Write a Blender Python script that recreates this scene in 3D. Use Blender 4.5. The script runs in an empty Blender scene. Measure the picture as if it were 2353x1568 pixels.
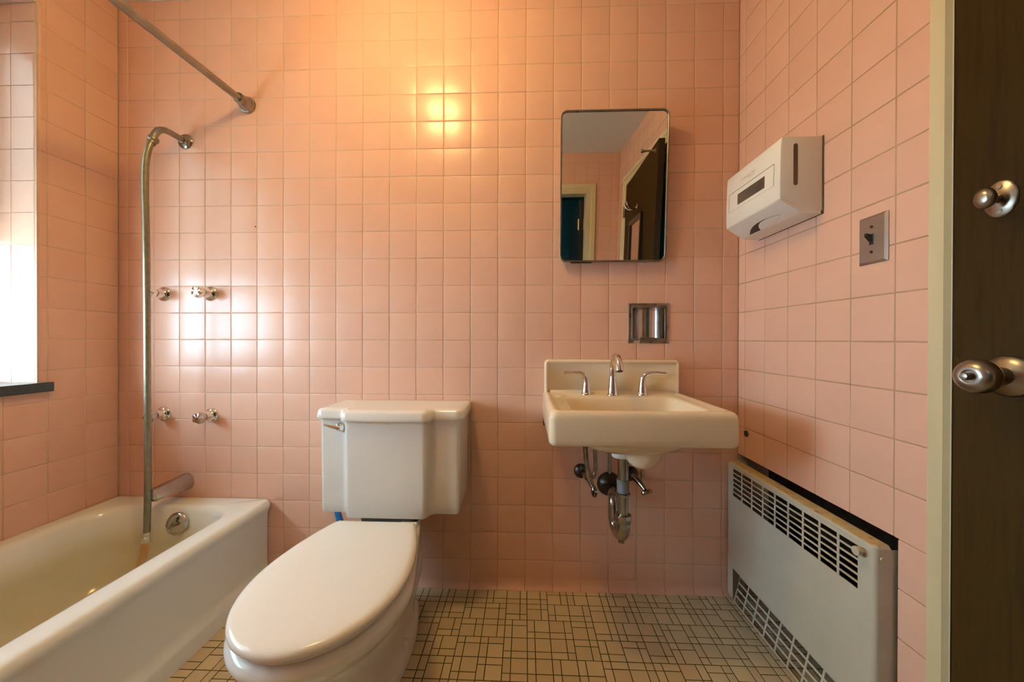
import bpy, bmesh, math, random
from mathutils import Vector, Matrix, Quaternion
S = bpy.context.scene
COL = S.collection
R = math.radians
PI = math.pi
rnd = random.Random(7)

# ------------------------------------------------------------------ camera
cam_d = bpy.data.cameras.new('camera')
cam_d.sensor_width = 36.0
cam_d.lens = 12.579
cam_d.clip_start = 0.02
cam = bpy.data.objects.new('camera', cam_d)
COL.objects.link(cam)
cr = Vector((0.99932, 0.03672, 0.00243)).normalized()
cf = Vector((-0.03672, 0.99932, -0.00359)).normalized()
cu = cr.cross(cf).normalized()
cr = cf.cross(cu).normalized()
M = Matrix(((cr.x, cu.x, -cf.x), (cr.y, cu.y, -cf.y), (cr.z, cu.z, -cf.z))).to_4x4()
M.translation = Vector((-0.8318, -1.4286, 0.9928))
cam.matrix_world = M
S.camera = cam

# ------------------------------------------------------------------ exposure, sky, light
S.view_settings.view_transform = 'Standard'
S.view_settings.look = 'None'
S.view_settings.gamma = 1.0
S.view_settings.exposure = 0.08
S.view_settings.use_curve_mapping = False
SKY = 66.0
LAMP = 92.0
w = bpy.data.worlds.new('sky')
S.world = w
w.use_nodes = True
wn = w.node_tree
wn.nodes.clear()
wo = wn.nodes.new('ShaderNodeOutputWorld')
wb = wn.nodes.new('ShaderNodeBackground')
wc = wn.nodes.new('ShaderNodeTexCoord')
wsep = wn.nodes.new('ShaderNodeSeparateXYZ')
wr = wn.nodes.new('ShaderNodeValToRGB')
wr.color_ramp.elements[0].position = 0.40
wr.color_ramp.elements[0].color = (0.12, 0.15, 0.155, 1)
wr.color_ramp.elements[1].position = 0.74
wr.color_ramp.elements[1].color = (0.58, 0.83, 1.0, 1)
we = wr.color_ramp.elements.new(0.50)
we.color = (0.27, 0.40, 0.50, 1)
wm = wn.nodes.new('ShaderNodeMapRange')
wm.inputs[1].default_value = -1
wm.inputs[2].default_value = 1
wn.links.new(wc.outputs['Generated'], wsep.inputs[0])
wn.links.new(wsep.outputs['Z'], wm.inputs[0])
wn.links.new(wm.outputs[0], wr.inputs[0])
wn.links.new(wr.outputs[0], wb.inputs[0])
wb.inputs[1].default_value = SKY
wn.links.new(wb.outputs[0], wo.inputs[0])
# portal that guides sampling of the sky through the window opening
pd = bpy.data.lights.new('window_portal', 'AREA')
pd.shape = 'RECTANGLE'
pd.size = 1.28
pd.size_y = 0.98
pd.cycles.is_portal = True
po = bpy.data.objects.new('window_portal', pd)
po.location = (-2.80, -0.75, 1.50)
po.rotation_euler = (0, R(-90), 0)
COL.objects.link(po)

# room dimensions
XL = -2.5237
YB = -1.97
ZC = 2.39
T = 0.11          # wall tile module

# ------------------------------------------------------------------ materials
def new_mat(name):
    m = bpy.data.materials.new(name)
    m.use_nodes = True
    nt = m.node_tree
    nt.nodes.clear()
    o = nt.nodes.new('ShaderNodeOutputMaterial')
    p = nt.nodes.new('ShaderNodeBsdfPrincipled')
    nt.links.new(p.outputs[0], o.inputs[0])
    return m, nt, p

def noise(nt, scale, detail=3, rough=0.55, coord='Object', stretch=None):
    tc = nt.nodes.new('ShaderNodeTexCoord')
    n = nt.nodes.new('ShaderNodeTexNoise')
    n.inputs['Scale'].default_value = scale
    n.inputs['Detail'].default_value = detail
    n.inputs['Roughness'].default_value = rough
    if stretch:
        mp = nt.nodes.new('ShaderNodeMapping')
        mp.inputs['Scale'].default_value = stretch
        nt.links.new(tc.outputs[coord], mp.inputs[0])
        nt.links.new(mp.outputs[0], n.inputs['Vector'])
    else:
        nt.links.new(tc.outputs[coord], n.inputs['Vector'])
    return n

def ramp(nt, src, stops):
    r = nt.nodes.new('ShaderNodeValToRGB')
    e = r.color_ramp.elements
    while len(e) < len(stops):
        e.new(0.5)
    for k, (p, c) in enumerate(stops):
        e[k].position = p
        e[k].color = (c[0], c[1], c[2], 1)
    nt.links.new(src, r.inputs[0])
    return r

def bump(nt, p, src, strength=0.1, dist=0.002):
    b = nt.nodes.new('ShaderNodeBump')
    b.inputs['Strength'].default_value = strength
    b.inputs['Distance'].default_value = dist
    nt.links.new(src, b.inputs['Height'])
    nt.links.new(b.outputs[0], p.inputs['Normal'])

def simple(name, col, rough=0.4, metal=0.0, var=0.06, scale=18, rvar=0.0, bmp=0.0, spec=0.5, coat=0.0, stretch=None):
    m, nt, p = new_mat(name)
    n = noise(nt, scale, stretch=stretch)
    a = tuple(max(0, c * (1 - var)) for c in col)
    b = tuple(min(1, c * (1 + var)) for c in col)
    r = ramp(nt, n.outputs[0], [(0.3, a), (0.7, b)])
    nt.links.new(r.outputs[0], p.inputs['Base Color'])
    p.inputs['Roughness'].default_value = rough
    p.inputs['Metallic'].default_value = metal
    p.inputs['Specular IOR Level'].default_value = spec
    p.inputs['Coat Weight'].default_value = coat
    p.inputs['Coat Roughness'].default_value = 0.08
    if rvar:
        mr = nt.nodes.new('ShaderNodeMapRange')
        mr.inputs[3].default_value = max(0.02, rough - rvar)
        mr.inputs[4].default_value = rough + rvar
        nt.links.new(n.outputs[0], mr.inputs[0])
        nt.links.new(mr.outputs[0], p.inputs['Roughness'])
    if bmp:
        bump(nt, p, n.outputs[0], bmp)
    return m

def tile_mat(name, base, var, rough, spec=0.5, hue=0.0):
    """glazed tile: every island (tile) gets its own slight shade"""
    m, nt, p = new_mat(name)
    g = nt.nodes.new('ShaderNodeNewGeometry')
    a = tuple(c * (1 - var) for c in base)
    b = tuple(min(1, c * (1 + var)) for c in base)
    a = (a[0], a[1] * (1 - hue), a[2] * (1 - hue))
    r = ramp(nt, g.outputs['Random Per Island'], [(0.0, a), (1.0, b)])
    n = noise(nt, 9, 4)
    mx = nt.nodes.new('ShaderNodeMix')
    mx.data_type = 'RGBA'
    mx.blend_type = 'MULTIPLY'
    mx.inputs[0].default_value = 1.0
    r2 = ramp(nt, n.outputs[0], [(0.25, (0.95, 0.95, 0.95)), (0.75, (1, 1, 1))])
    nt.links.new(r.outputs[0], mx.inputs[6])
    nt.links.new(r2.outputs[0], mx.inputs[7])
    nt.links.new(mx.outputs[2], p.inputs['Base Color'])
    p.inputs['Roughness'].default_value = rough
    p.inputs['Specular IOR Level'].default_value = spec
    bump(nt, p, noise(nt, 22, 1).outputs[0], 0.08, 0.004)
    return m

MT = {}
MT['tile'] = tile_mat('pink_glazed_tile', (0.72, 0.418, 0.298), 0.022, 0.26, 0.42, 0.015)
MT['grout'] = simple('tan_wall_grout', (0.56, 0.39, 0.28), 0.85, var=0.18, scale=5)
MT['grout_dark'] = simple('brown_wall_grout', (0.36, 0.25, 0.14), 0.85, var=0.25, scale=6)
MT['floor_tile'] = tile_mat('cream_mosaic_tile', (0.60, 0.475, 0.29), 0.07, 0.40, 0.35, 0.04)
MT['floor_grout'] = simple('dark_floor_grout', (0.06, 0.065, 0.018), 0.9, var=0.3, scale=12)
MT['ceiling'] = simple('white_ceiling_paint', (0.78, 0.74, 0.66), 0.8, var=0.02, bmp=0.05)
MT['toilet'] = simple('white_vitreous_china', (0.81, 0.785, 0.73), 0.09, var=0.01, scale=3)
MT['seat'] = simple('white_seat_plastic', (0.82, 0.785, 0.72), 0.16, var=0.01, scale=3)
MT['sink'] = simple('biscuit_vitreous_china', (0.80, 0.655, 0.46), 0.10, var=0.015, scale=3)
MT['chrome'] = simple('polished_chrome', (0.78, 0.77, 0.75), 0.06, 1.0, var=0.02)
MT['nickel'] = simple('brushed_nickel', (0.31, 0.28, 0.235), 0.30, 1.0, var=0.12, scale=30, rvar=0.06)
MT['satin'] = simple('satin_chrome', (0.50, 0.48, 0.46), 0.22, 1.0, var=0.06, scale=40, rvar=0.05)
MT['aged'] = simple('tarnished_chrome', (0.30, 0.28, 0.24), 0.2, 1.0, var=0.35, scale=45, rvar=0.1)
MT['bronze'] = simple('satin_brass_brown_plate', (0.36, 0.29, 0.24), 0.42, 0.85, var=0.05, scale=20)
MT['rod'] = simple('dull_rod_metal', (0.30, 0.275, 0.235), 0.34, 1.0, var=0.12, scale=25, rvar=0.06)
MT['trap'] = simple('greyed_chrome_pipe', (0.36, 0.37, 0.36), 0.18, 1.0, var=0.15, scale=30, rvar=0.05)
MT['dark_metal'] = simple('blackened_metal', (0.055, 0.05, 0.045), 0.35, 0.8, var=0.4, scale=35, rvar=0.1)
MT['grey_plastic'] = simple('grey_plastic', (0.17, 0.18, 0.18), 0.45, var=0.1)
MT['white_plastic'] = simple('white_plastic', (0.80, 0.76, 0.68), 0.22, var=0.015, scale=5)
MT['dark_plastic'] = simple('smoked_plastic', (0.10, 0.075, 0.055), 0.2, var=0.2, scale=20)
MT['black'] = simple('black_bakelite', (0.012, 0.012, 0.012), 0.3, var=0.2)
MT['trim'] = simple('cream_gloss_paint', (0.62, 0.52, 0.31), 0.35, var=0.04, scale=6, stretch=(4, 4, 0.6))
MT['teal'] = simple('teal_wall_paint', (0.03, 0.22, 0.30), 0.6, var=0.06)
MT['sill'] = simple('black_slate_sill', (0.012, 0.022, 0.024), 0.3, var=0.4, scale=60)
MT['window_paint'] = simple('white_window_paint', (0.62, 0.62, 0.56), 0.45, var=0.05)
MT['blue_hose'] = simple('blue_hose_sleeve', (0.0, 0.13, 0.36), 0.35, var=0.1, scale=60)
MT['brass_hose'] = simple('aged_metal_hose', (0.25, 0.225, 0.15), 0.42, 0.8, var=0.15, scale=60, rvar=0.08)
MT['steel'] = simple('brushed_steel_frame', (0.30, 0.27, 0.23), 0.3, 1.0, var=0.12, scale=60, rvar=0.08)
MT['hall_floor'] = simple('dark_hall_floor', (0.10, 0.07, 0.05), 0.6)
MT['rust_grime'] = simple('speck_grime', (0.06, 0.03, 0.02), 0.8)
MT['foil'] = simple('crumpled_foil', (0.85, 0.85, 0.82), 0.15, 1.0, var=0.1, scale=300, bmp=0.8)

# door veneer: dark stained wood with fine vertical grain
m, nt, p = new_mat('dark_wood_veneer')
n = noise(nt, 14, 6, 0.65, stretch=(5, 5, 0.28))
r = ramp(nt, n.outputs[0], [(0.25, (0.020, 0.010, 0.0025)), (0.5, (0.040, 0.019, 0.004)), (0.75, (0.027, 0.013, 0.003))])
nt.links.new(r.outputs[0], p.inputs['Base Color'])
p.inputs['Roughness'].default_value = 0.55
p.inputs['Specular IOR Level'].default_value = 0.06
bump(nt, p, n.outputs[0], 0.15, 0.001)
MT['wood'] = m

# tub enamel: white, yellowed inside, with a rust streak below the hose end
m, nt, p = new_mat('yellowed_tub_enamel')
geo = nt.nodes.new('ShaderNodeNewGeometry')
sep = nt.nodes.new('ShaderNodeSeparateXYZ')
nt.links.new(geo.outputs['Position'], sep.inputs[0])
def mrange(src, a, b, c=0.0, d=1.0, smooth=True):
    q = nt.nodes.new('ShaderNodeMapRange')
    if smooth:
        q.interpolation_type = 'SMOOTHSTEP'
    q.inputs[1].default_value = a
    q.inputs[2].default_value = b
    q.inputs[3].default_value = c
    q.inputs[4].default_value = d
    nt.links.new(src, q.inputs[0])
    return q.outputs[0]
def mul(a, b):
    q = nt.nodes.new('ShaderNodeMath')
    q.operation = 'MULTIPLY'
    nt.links.new(a, q.inputs[0])
    nt.links.new(b, q.inputs[1])
    return q.outputs[0]
def mixc(fac, c1, c2):
    q = nt.nodes.new('ShaderNodeMix')
    q.data_type = 'RGBA'
    for sock, v in ((0, fac), (6, c1), (7, c2)):
        if isinstance(v, tuple):
            q.inputs[sock].default_value = (v[0], v[1], v[2], 1)
        else:
            nt.links.new(v, q.inputs[sock])
    return q.outputs[2]
nz = noise(nt, 5, 4)
inside = mul(mrange(sep.outputs['Z'], 0.31, 0.20), mrange(sep.outputs['X'], -1.90, -1.96))
inside = mul(inside, mrange(nz.outputs[0], 0.2, 0.8, 0.75, 1.0))
c1 = mixc(inside, (0.80, 0.80, 0.74), (0.58, 0.515, 0.31))
st = mul(mrange(sep.outputs['X'], -2.312, -2.300), mrange(sep.outputs['X'], -2.262, -2.275))
st = mul(st, mrange(sep.outputs['Z'], 0.27, 0.235))
st = mul(st, mrange(sep.outputs['Y'], -0.40, -0.25))
st = mul(st, mrange(noise(nt, 30, 4).outputs[0], 0.2, 0.7, 0.55, 0.95))
c2 = mixc(st, c1, (0.62, 0.36, 0.10))
nt.links.new(c2, p.inputs['Base Color'])
p.inputs['Roughness'].default_value = 0.16
MT['tub'] = m

# heater enamel with worn and cracked yellowed top
m, nt, p = new_mat('heater_cream_paint')
geo = nt.nodes.new('ShaderNodeNewGeometry')
sep = nt.nodes.new('ShaderNodeSeparateXYZ')
nt.links.new(geo.outputs['Position'], sep.inputs[0])
sn = nt.nodes.new('ShaderNodeSeparateXYZ')
nt.links.new(geo.outputs['True Normal'], sn.inputs[0])
top = mrange(sn.outputs['Z'], 0.5, 0.9)
nz = noise(nt, 12, 5)
base = ramp(nt, nz.outputs[0], [(0.3, (0.50, 0.45, 0.345)), (0.7, (0.55, 0.50, 0.39))]).outputs[0]
wornc = ramp(nt, noise(nt, 40, 5).outputs[0], [(0.3, (0.40, 0.27, 0.11)), (0.6, (0.55, 0.40, 0.18)), (0.78, (0.26, 0.16, 0.06))]).outputs[0]
c1 = mixc(top, base, wornc)
vo = nt.nodes.new('ShaderNodeTexNoise')
tcv = nt.nodes.new('ShaderNodeTexCoord')
mpv = nt.nodes.new('ShaderNodeMapping')
mpv.inputs['Scale'].default_value = (90, 16, 16)
nt.links.new(tcv.outputs['Object'], mpv.inputs[0])
nt.links.new(mpv.outputs[0], vo.inputs['Vector'])
vo.inputs['Scale'].default_value = 1.0
vo.inputs['Detail'].default_value = 6
crk = mul(mul(mrange(vo.outputs[0], 0.60, 0.635), top), mrange(nz.outputs[0], 0.40, 0.55))
c2 = mixc(crk, c1, (0.09, 0.045, 0.02))
nt.links.new(c2, p.inputs['Base Color'])
p.inputs['Roughness'].default_value = 0.38
MT['heater'] = m

# mirror, glass, globe
m, nt, p = new_mat('mirror_silvering')
n = noise(nt, 3, 2)
r = ramp(nt, n.outputs[0], [(0.3, (0.80, 0.79, 0.74)), (0.7, (0.82, 0.81, 0.77))])
nt.links.new(r.outputs[0], p.inputs['Base Color'])
p.inputs['Metallic'].default_value = 1.0
p.inputs['Roughness'].default_value = 0.01
MT['mirror'] = m
m, nt, p = new_mat('window_glass')
p.inputs['Base Color'].default_value = (0.95, 0.98, 1, 1)
p.inputs['Roughness'].default_value = 0.0
p.inputs['Transmission Weight'].default_value = 1.0
p.inputs['IOR'].default_value = 1.05
MT['glass'] = m
m, nt, p = new_mat('obscured_grimy_glass')
nn_ = noise(nt, 60, 2)
r = ramp(nt, nn_.outputs[0], [(0.3, (0.07, 0.065, 0.055)), (0.7, (0.11, 0.10, 0.085))])
nt.links.new(r.outputs[0], p.inputs['Base Color'])
p.inputs['Roughness'].default_value = 0.35
p.inputs['Transmission Weight'].default_value = 1.0
p.inputs['IOR'].default_value = 1.1
MT['dim_glass'] = m
m, nt, p = new_mat('acrylic_knob')
p.inputs['Base Color'].default_value = (0.93, 0.88, 0.86, 1)
p.inputs['Roughness'].default_value = 0.05
p.inputs['Transmission Weight'].default_value = 0.75
p.inputs['IOR'].default_value = 1.45
MT['acrylic'] = m
m, nt, p = new_mat('lit_opal_glass')
p.inputs['Base Color'].default_value = (0.9, 0.85, 0.75, 1)
p.inputs['Emission Color'].default_value = (1.0, 0.675, 0.25, 1)
p.inputs['Emission Strength'].default_value = LAMP
MT['opal'] = m
m, nt, p = new_mat('hall_fill_glow')
p.inputs['Emission Color'].default_value = (0.9, 0.95, 1.0, 1)
p.inputs['Emission Strength'].default_value = 22.0
MT['hall_fill'] = m

# ------------------------------------------------------------------ mesh kit
class MB:
    def __init__(s):
        s.v = []; s.f = []; s.m = []
    def add(s, vs, fs, mi=0):
        o = len(s.v)
        s.v += [tuple(v) for v in vs]
        s.f += [tuple(o + i for i in f) for f in fs]
        s.m += [mi] * len(fs)
        return s
    def box(s, a, b, mi=0):
        x0, y0, z0 = [min(a[i], b[i]) for i in range(3)]
        x1, y1, z1 = [max(a[i], b[i]) for i in range(3)]
        vs = [(x0, y0, z0), (x1, y0, z0), (x1, y1, z0), (x0, y1, z0), (x0, y0, z1), (x1, y0, z1), (x1, y1, z1), (x0, y1, z1)]
        return s.add(vs, [(0, 3, 2, 1), (4, 5, 6, 7), (0, 1, 5, 4), (1, 2, 6, 5), (2, 3, 7, 6), (3, 0, 4, 7)], mi)
    def rings(s, rings, cap0=True, cap1=True, mi=0, closed=True):
        n = len(rings[0])
        vs = [p for r_ in rings for p in r_]
        fs = []
        for k in range(len(rings) - 1):
            for i in range(n if closed else n - 1):
                j = (i + 1) % n
                fs.append((k * n + i, k * n + j, (k + 1) * n + j, (k + 1) * n + i))
        if cap0: fs.append(tuple(range(n))[::-1])
        if cap1: fs.append(tuple((len(rings) - 1) * n + i for i in range(n)))
        return s.add(vs, fs, mi)
    def lathe(s, prof, loc, axis=(0, 0, 1), n=32, mi=0, cap0=True, cap1=True, sq=None):
        """prof: list of (radius, height) along axis"""
        ax = Vector(axis).normalized()
        u = ax.orthogonal().normalized() if sq is None else Vector(sq[0]).normalized()
        v = ax.cross(u)
        ky = 1.0 if sq is None else sq[1]
        L = Vector(loc)
        rr = [[L + ax * h + (u * math.cos(2 * PI * i / n) + v * ky * math.sin(2 * PI * i / n)) * max(r_, 1e-5) for i in range(n)] for r_, h in prof]
        return s.rings(rr, cap0, cap1, mi)
    def tube(s, path, rad, n=16, mi=0, smooth=0, flat=None, up=None):
        P = [Vector(q) for q in path]
        Rr = list(rad) if isinstance(rad, (list, tuple)) else [rad] * len(P)
        for _ in range(smooth):
            NP = [P[0]]; NR = [Rr[0]]
            for k in range(len(P) - 1):
                NP += [P[k].lerp(P[k + 1], .25), P[k].lerp(P[k + 1], .75)]
                NR += [Rr[k] * .75 + Rr[k + 1] * .25, Rr[k] * .25 + Rr[k + 1] * .75]
            NP.append(P[-1]); NR.append(Rr[-1])
            P, Rr = NP, NR
        tn = []
        for k in range(len(P)):
            a = P[max(0, k - 1)]; b = P[min(len(P) - 1, k + 1)]
            tn.append((b - a).normalized())
        u = Vector(up) if up else tn[0].orthogonal()
        u = (u - tn[0] * u.dot(tn[0])).normalized()
        rr = []
        for k, q in enumerate(P):
            u = (u - tn[k] * u.dot(tn[k])).normalized()
            v = tn[k].cross(u)
            fl = 1.0 if flat is None else flat[0] + (flat[1] - flat[0]) * k / (len(P) - 1)
            rr.append([q + (u * fl * math.cos(2 * PI * i / n) + v * math.sin(2 * PI * i / n)) * Rr[k] for i in range(n)])
        return s.rings(rr, True, True, mi)
    def build(s, name, mats, parent=None, smooth=35, bevel=0, seg=2, sub=0, loc=None):
        me = bpy.data.meshes.new(name)
        me.from_pydata([tuple(v) for v in s.v], [], s.f)
        if not isinstance(mats, (list, tuple)): mats = [mats]
        for q in mats: me.materials.append(q)
        me.polygons.foreach_set('material_index', s.m)
        bm = bmesh.new(); bm.from_mesh(me)
        bmesh.ops.recalc_face_normals(bm, faces=bm.faces)
        bm.to_mesh(me); bm.free()
        if smooth:
            me.polygons.foreach_set('use_smooth', [True] * len(me.polygons))
            me.set_sharp_from_angle(angle=R(smooth))
        o = bpy.data.objects.new(name, me)
        COL.objects.link(o)
        if parent is not None:
            o.parent = parent
            o.matrix_parent_inverse = Matrix.Translation(parent.location).inverted() if parent.type == 'EMPTY' else Matrix.Identity(4)
        if bevel:
            b = o.modifiers.new('bevel', 'BEVEL')
            b.width = bevel; b.segments = seg; b.limit_method = 'ANGLE'; b.angle_limit = R(40)
            b.harden_normals = False
        if sub:
            b = o.modifiers.new('sub', 'SUBSURF'); b.levels = sub; b.render_levels = sub
        me.update()
        return o

def empty(name, loc):
    e = bpy.data.objects.new(name, None)
    e.location = loc
    e.empty_display_size = 0.05
    COL.objects.link(e)
    return e
def tag(o, label, cat, group=None):
    o['label'] = label; o['category'] = cat
    if group: o['group'] = group
    return o
def struct(o):
    o['kind'] = 'structure'
    return o

def round_poly(pts, rad, seg=6):
    """round the corners of a closed 2D polygon"""
    out = []
    n = len(pts)
    for i in range(n):
        p = Vector(pts[i]); a = Vector(pts[i - 1]); b = Vector(pts[(i + 1) % n])
        rr = rad[i] if isinstance(rad, (list, tuple)) else rad
        d1 = (a - p); d2 = (b - p)
        l1, l2 = d1.length, d2.length
        d1.normalize(); d2.normalize()
        ang = d1.angle(d2)
        t = min(rr / math.tan(ang / 2), l1 * .48, l2 * .48)
        if t < 1e-6:
            out.append((p.x, p.y)); continue
        r2 = t * math.tan(ang / 2)
        c = p + (d1 + d2).normalized() * (r2 / math.sin(ang / 2))
        s0 = p + d1 * t - c; s1 = p + d2 * t - c
        a0 = math.atan2(s0.y, s0.x); a1 = math.atan2(s1.y, s1.x)
        da = (a1 - a0 + PI) % (2 * PI) - PI
        for k in range(seg + 1):
            aa = a0 + da * k / seg
            out.append((c.x + r2 * math.cos(aa), c.y + r2 * math.sin(aa)))
    return out
def rrect(x0, x1, y0, y1, r, seg=6):
    return round_poly([(x0, y0), (x1, y0), (x1, y1), (x0, y1)], r, seg)
def inset(poly, d):
    """inset a closed outline (positive = inwards)"""
    n = len(poly)
    area = sum(poly[i][0] * poly[(i + 1) % n][1] - poly[(i + 1) % n][0] * poly[i][1] for i in range(n))
    sg = 1 if area > 0 else -1
    out = []
    for i in range(n):
        a = Vector(poly[i - 1]); p = Vector(poly[i]); b = Vector(poly[(i + 1) % n])
        e1 = (p - a); e2 = (b - p)
        if e1.length < 1e-9: e1 = e2
        if e2.length < 1e-9: e2 = e1
        n1 = Vector((-e1.y, e1.x)).normalized() * sg
        n2 = Vector((-e2.y, e2.x)).normalized() * sg
        nn = (n1 + n2).normalized()
        k = d / max(0.5, nn.dot(n1))
        out.append((p.x + nn.x * k, p.y + nn.y * k))
    return out
def lift(poly, z): return [Vector((x, y, z)) for x, y in poly]
def prof_loft(mb, outline, prof, cap0=True, cap1=True, mi=0):
    def oo(d):
        if d <= 0.012: return inset(outline, d)
        q = inset(outline, 0.012)          # further in : shrink towards the middle
        cx_ = sum(a for a, b in q) / len(q); cy_ = sum(b for a, b in q) / len(q)
        hw_ = max(abs(a - cx_) for a, b in q); hh_ = max(abs(b - cy_) for a, b in q)
        kx, ky = 1 - (d - 0.012) / hw_, 1 - (d - 0.012) / hh_
        return [(cx_ + (a - cx_) * kx, cy_ + (b - cy_) * ky) for a, b in q]
    mb.rings([lift(oo(d), z) for d, z in prof], cap0, cap1, mi)
    return mb
def lerp2(a, b, t): return [(p[0] + (q[0] - p[0]) * t, p[1] + (q[1] - p[1]) * t) for p, q in zip(a, b)]

# ------------------------------------------------------------------ tiled walls
GR = 0.0021
def subtract(rc, holes):
    out = [rc]
    for (hu0, hu1, hv0, hv1) in holes:
        nxt = []
        for (u0, u1, v0, v1) in out:
            iu0, iu1, iv0, iv1 = max(u0, hu0), min(u1, hu1), max(v0, hv0), min(v1, hv1)
            if iu0 >= iu1 - 1e-6 or iv0 >= iv1 - 1e-6:
                nxt.append((u0, u1, v0, v1)); continue
            if iv0 > v0: nxt.append((u0, u1, v0, iv0))
            if iv1 < v1: nxt.append((u0, u1, iv1, v1))
            if iu0 > u0: nxt.append((u0, iu0, iv0, iv1))
            if iu1 < u1: nxt.append((iu1, u1, iv0, iv1))
        out = nxt
    return out
def breaks(a, b, first, step=T):
    r_ = [a]
    x = first
    while x < b - 0.004:
        if x > a + 0.004: r_.append(x)
        x += step
    return r_ + [b]
def tiles(mb, org, U, V, N, us, vs, holes=()):
    org, U, V, N = Vector(org), Vector(U), Vector(V), Vector(N)
    e = [(0.0, -0.0016), (0.0004, -0.0007), (0.0012, -0.0002), (0.0030, 0.0)]
    for i in range(len(us) - 1):
        for j in range(len(vs) - 1):
            tu = rnd.gauss(0, 0.0016); tv = rnd.gauss(0, 0.0016)
            A0, A1, B0, B1 = us[i], us[i + 1], vs[j], vs[j + 1]
            cu_, cv_ = (A0 + A1) / 2, (B0 + B1) / 2
            for (u0, u1, v0, v1) in subtract((A0, A1, B0, B1), holes):
                cut = (u0, u1, v0, v1) != (A0, A1, B0, B1)
                if not cut and (u1 - u0 < 0.008 or v1 - v0 < 0.008): continue
                if u1 - u0 < 0.003 or v1 - v0 < 0.003: continue
                fl = [1, 1, 1, 1]
                if cut:     # pieces around a cut-out belong to one tile: no joint between them
                    fl = [abs(u0 - A0) < 1e-6, abs(u1 - A1) < 1e-6, abs(v0 - B0) < 1e-6, abs(v1 - B1) < 1e-6]
                ringsl = []
                for d, h in e:
                    g = GR / 2 + d
                    q = []
                    f0, f1, f2, f3 = [g * k_ for k_ in fl]
                    for (a, b) in ((u0 + f0, v0 + f2), (u1 - f1, v0 + f2), (u1 - f1, v1 - f3), (u0 + f0, v1 - f3)):
                        hh = h + (a - cu_) * tu + (b - cv_) * tv
                        q.append(org + U * a + V * b + N * hh)
                    ringsl.append(q)
                mb.rings(ringsl, False, True, 0)
def slab(mb, org, U, V, N, u0, u1, v0, v1, holes, thick, mi=1, front=-0.0012):
    org, U, V, N = Vector(org), Vector(U), Vector(V), Vector(N)
    for (a, b, c, d) in subtract((u0, u1, v0, v1), holes):
        p = org + U * a + V * c + N * front
        q = org + U * b + V * d - N * thick
        mb.box(p, q, mi)

TG = [MT['tile'], MT['grout']]
zs = breaks(0, ZC, T)
# back wall : u = x from right corner leftwards
mb = MB()
o, U, V, N = (0, 0, 0), (-1, 0, 0), (0, 0, 1), (0, -1, 0)
W = -XL
HOLD = (0.2735, 0.4200, 0.9855, 1.1318)
us = breaks(0, W, 0.551 * T)
tiles(mb, o, U, V, N, us, zs, [HOLD])
slab(mb, o, U, V, N, -0.25, W + 0.3, -0.1, ZC, [HOLD], 0.12)
struct(mb.build('wall_back', TG))
# cove base piece at the foot of the back wall
mb = MB()
prev = None
for i in range(len(us) - 1):
    a, b = us[i] + GR / 2, us[i + 1] - GR / 2
    if -b < -1.868 : continue
    prof = [(0.0002, 0.040), (0.0012, 0.030), (0.003, 0.020), (0.007, 0.011), (0.013, 0.005), (0.018, 0.0022), (0.0185, 0.0)]
    mb.rings([[Vector((-a, -y_, z_)), Vector((-b, -y_, z_))] for y_, z_ in prof], False, False, closed=False)
struct(mb.build('baseboard_back', MT['tile'], smooth=60))
# right wall : u = distance from back wall towards camera
DY0, DY1, DZ = 0.745, 1.71, 2.045          # door opening
HEAT = (-0.01, 0.602, -0.2, 0.552)
mb = MB()
o, U, V, N = (0, 0, 0), (0, -1, 0), (0, 0, 1), (-1, 0, 0)
DOOR1 = (0.72, DY1 + 0.02, -0.2, DZ + 0.02)
CAS1 = (0.672, DY1 + 0.07, -0.2, 2.113)
ur = breaks(0, -YB, 0.3746 * T)
tiles(mb, o, U, V, N, ur, zs, [HEAT, CAS1])
slab(mb, o, U, V, N, 0.0, -YB + 0.15, -0.1, ZC, [HEAT, DOOR1], 0.12)
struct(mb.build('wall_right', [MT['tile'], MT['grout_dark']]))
# heater niche behind the right wall
mb = MB()
mb.box((0.118, 0.0, 0.0), (0.14, -0.62, 0.57))
mb.box((0.0015, -0.602, 0.0), (0.12, -0.62, 0.57))
mb.box((0.0015, 0.0, 0.552), (0.12, -0.602, 0.57))
struct(mb.build('wall_niche', MT['dark_metal'], smooth=0))
# left wall with window opening
WY0, WY1, WZ0, WZ1 = 0.25, 1.25, 0.806, 2.155
mb = MB()
o, U, V, N = (XL, 0, 0), (0, -1, 0), (0, 0, 1), (1, 0, 0)
WH = (WY0 - 0.0135, WY1 + 0.0135, WZ0, WZ1 + 0.0135)
tiles(mb, o, U, V, N, breaks(0, -YB, 1.01 * T), zs, [WH])
slab(mb, o, U, V, N, 0.0, -YB + 0.15, -0.1, ZC, [(WY0 - 0.0016, WY1 + 0.0016, WZ0, WZ1 + 0.0016)], 0.30)
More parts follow.
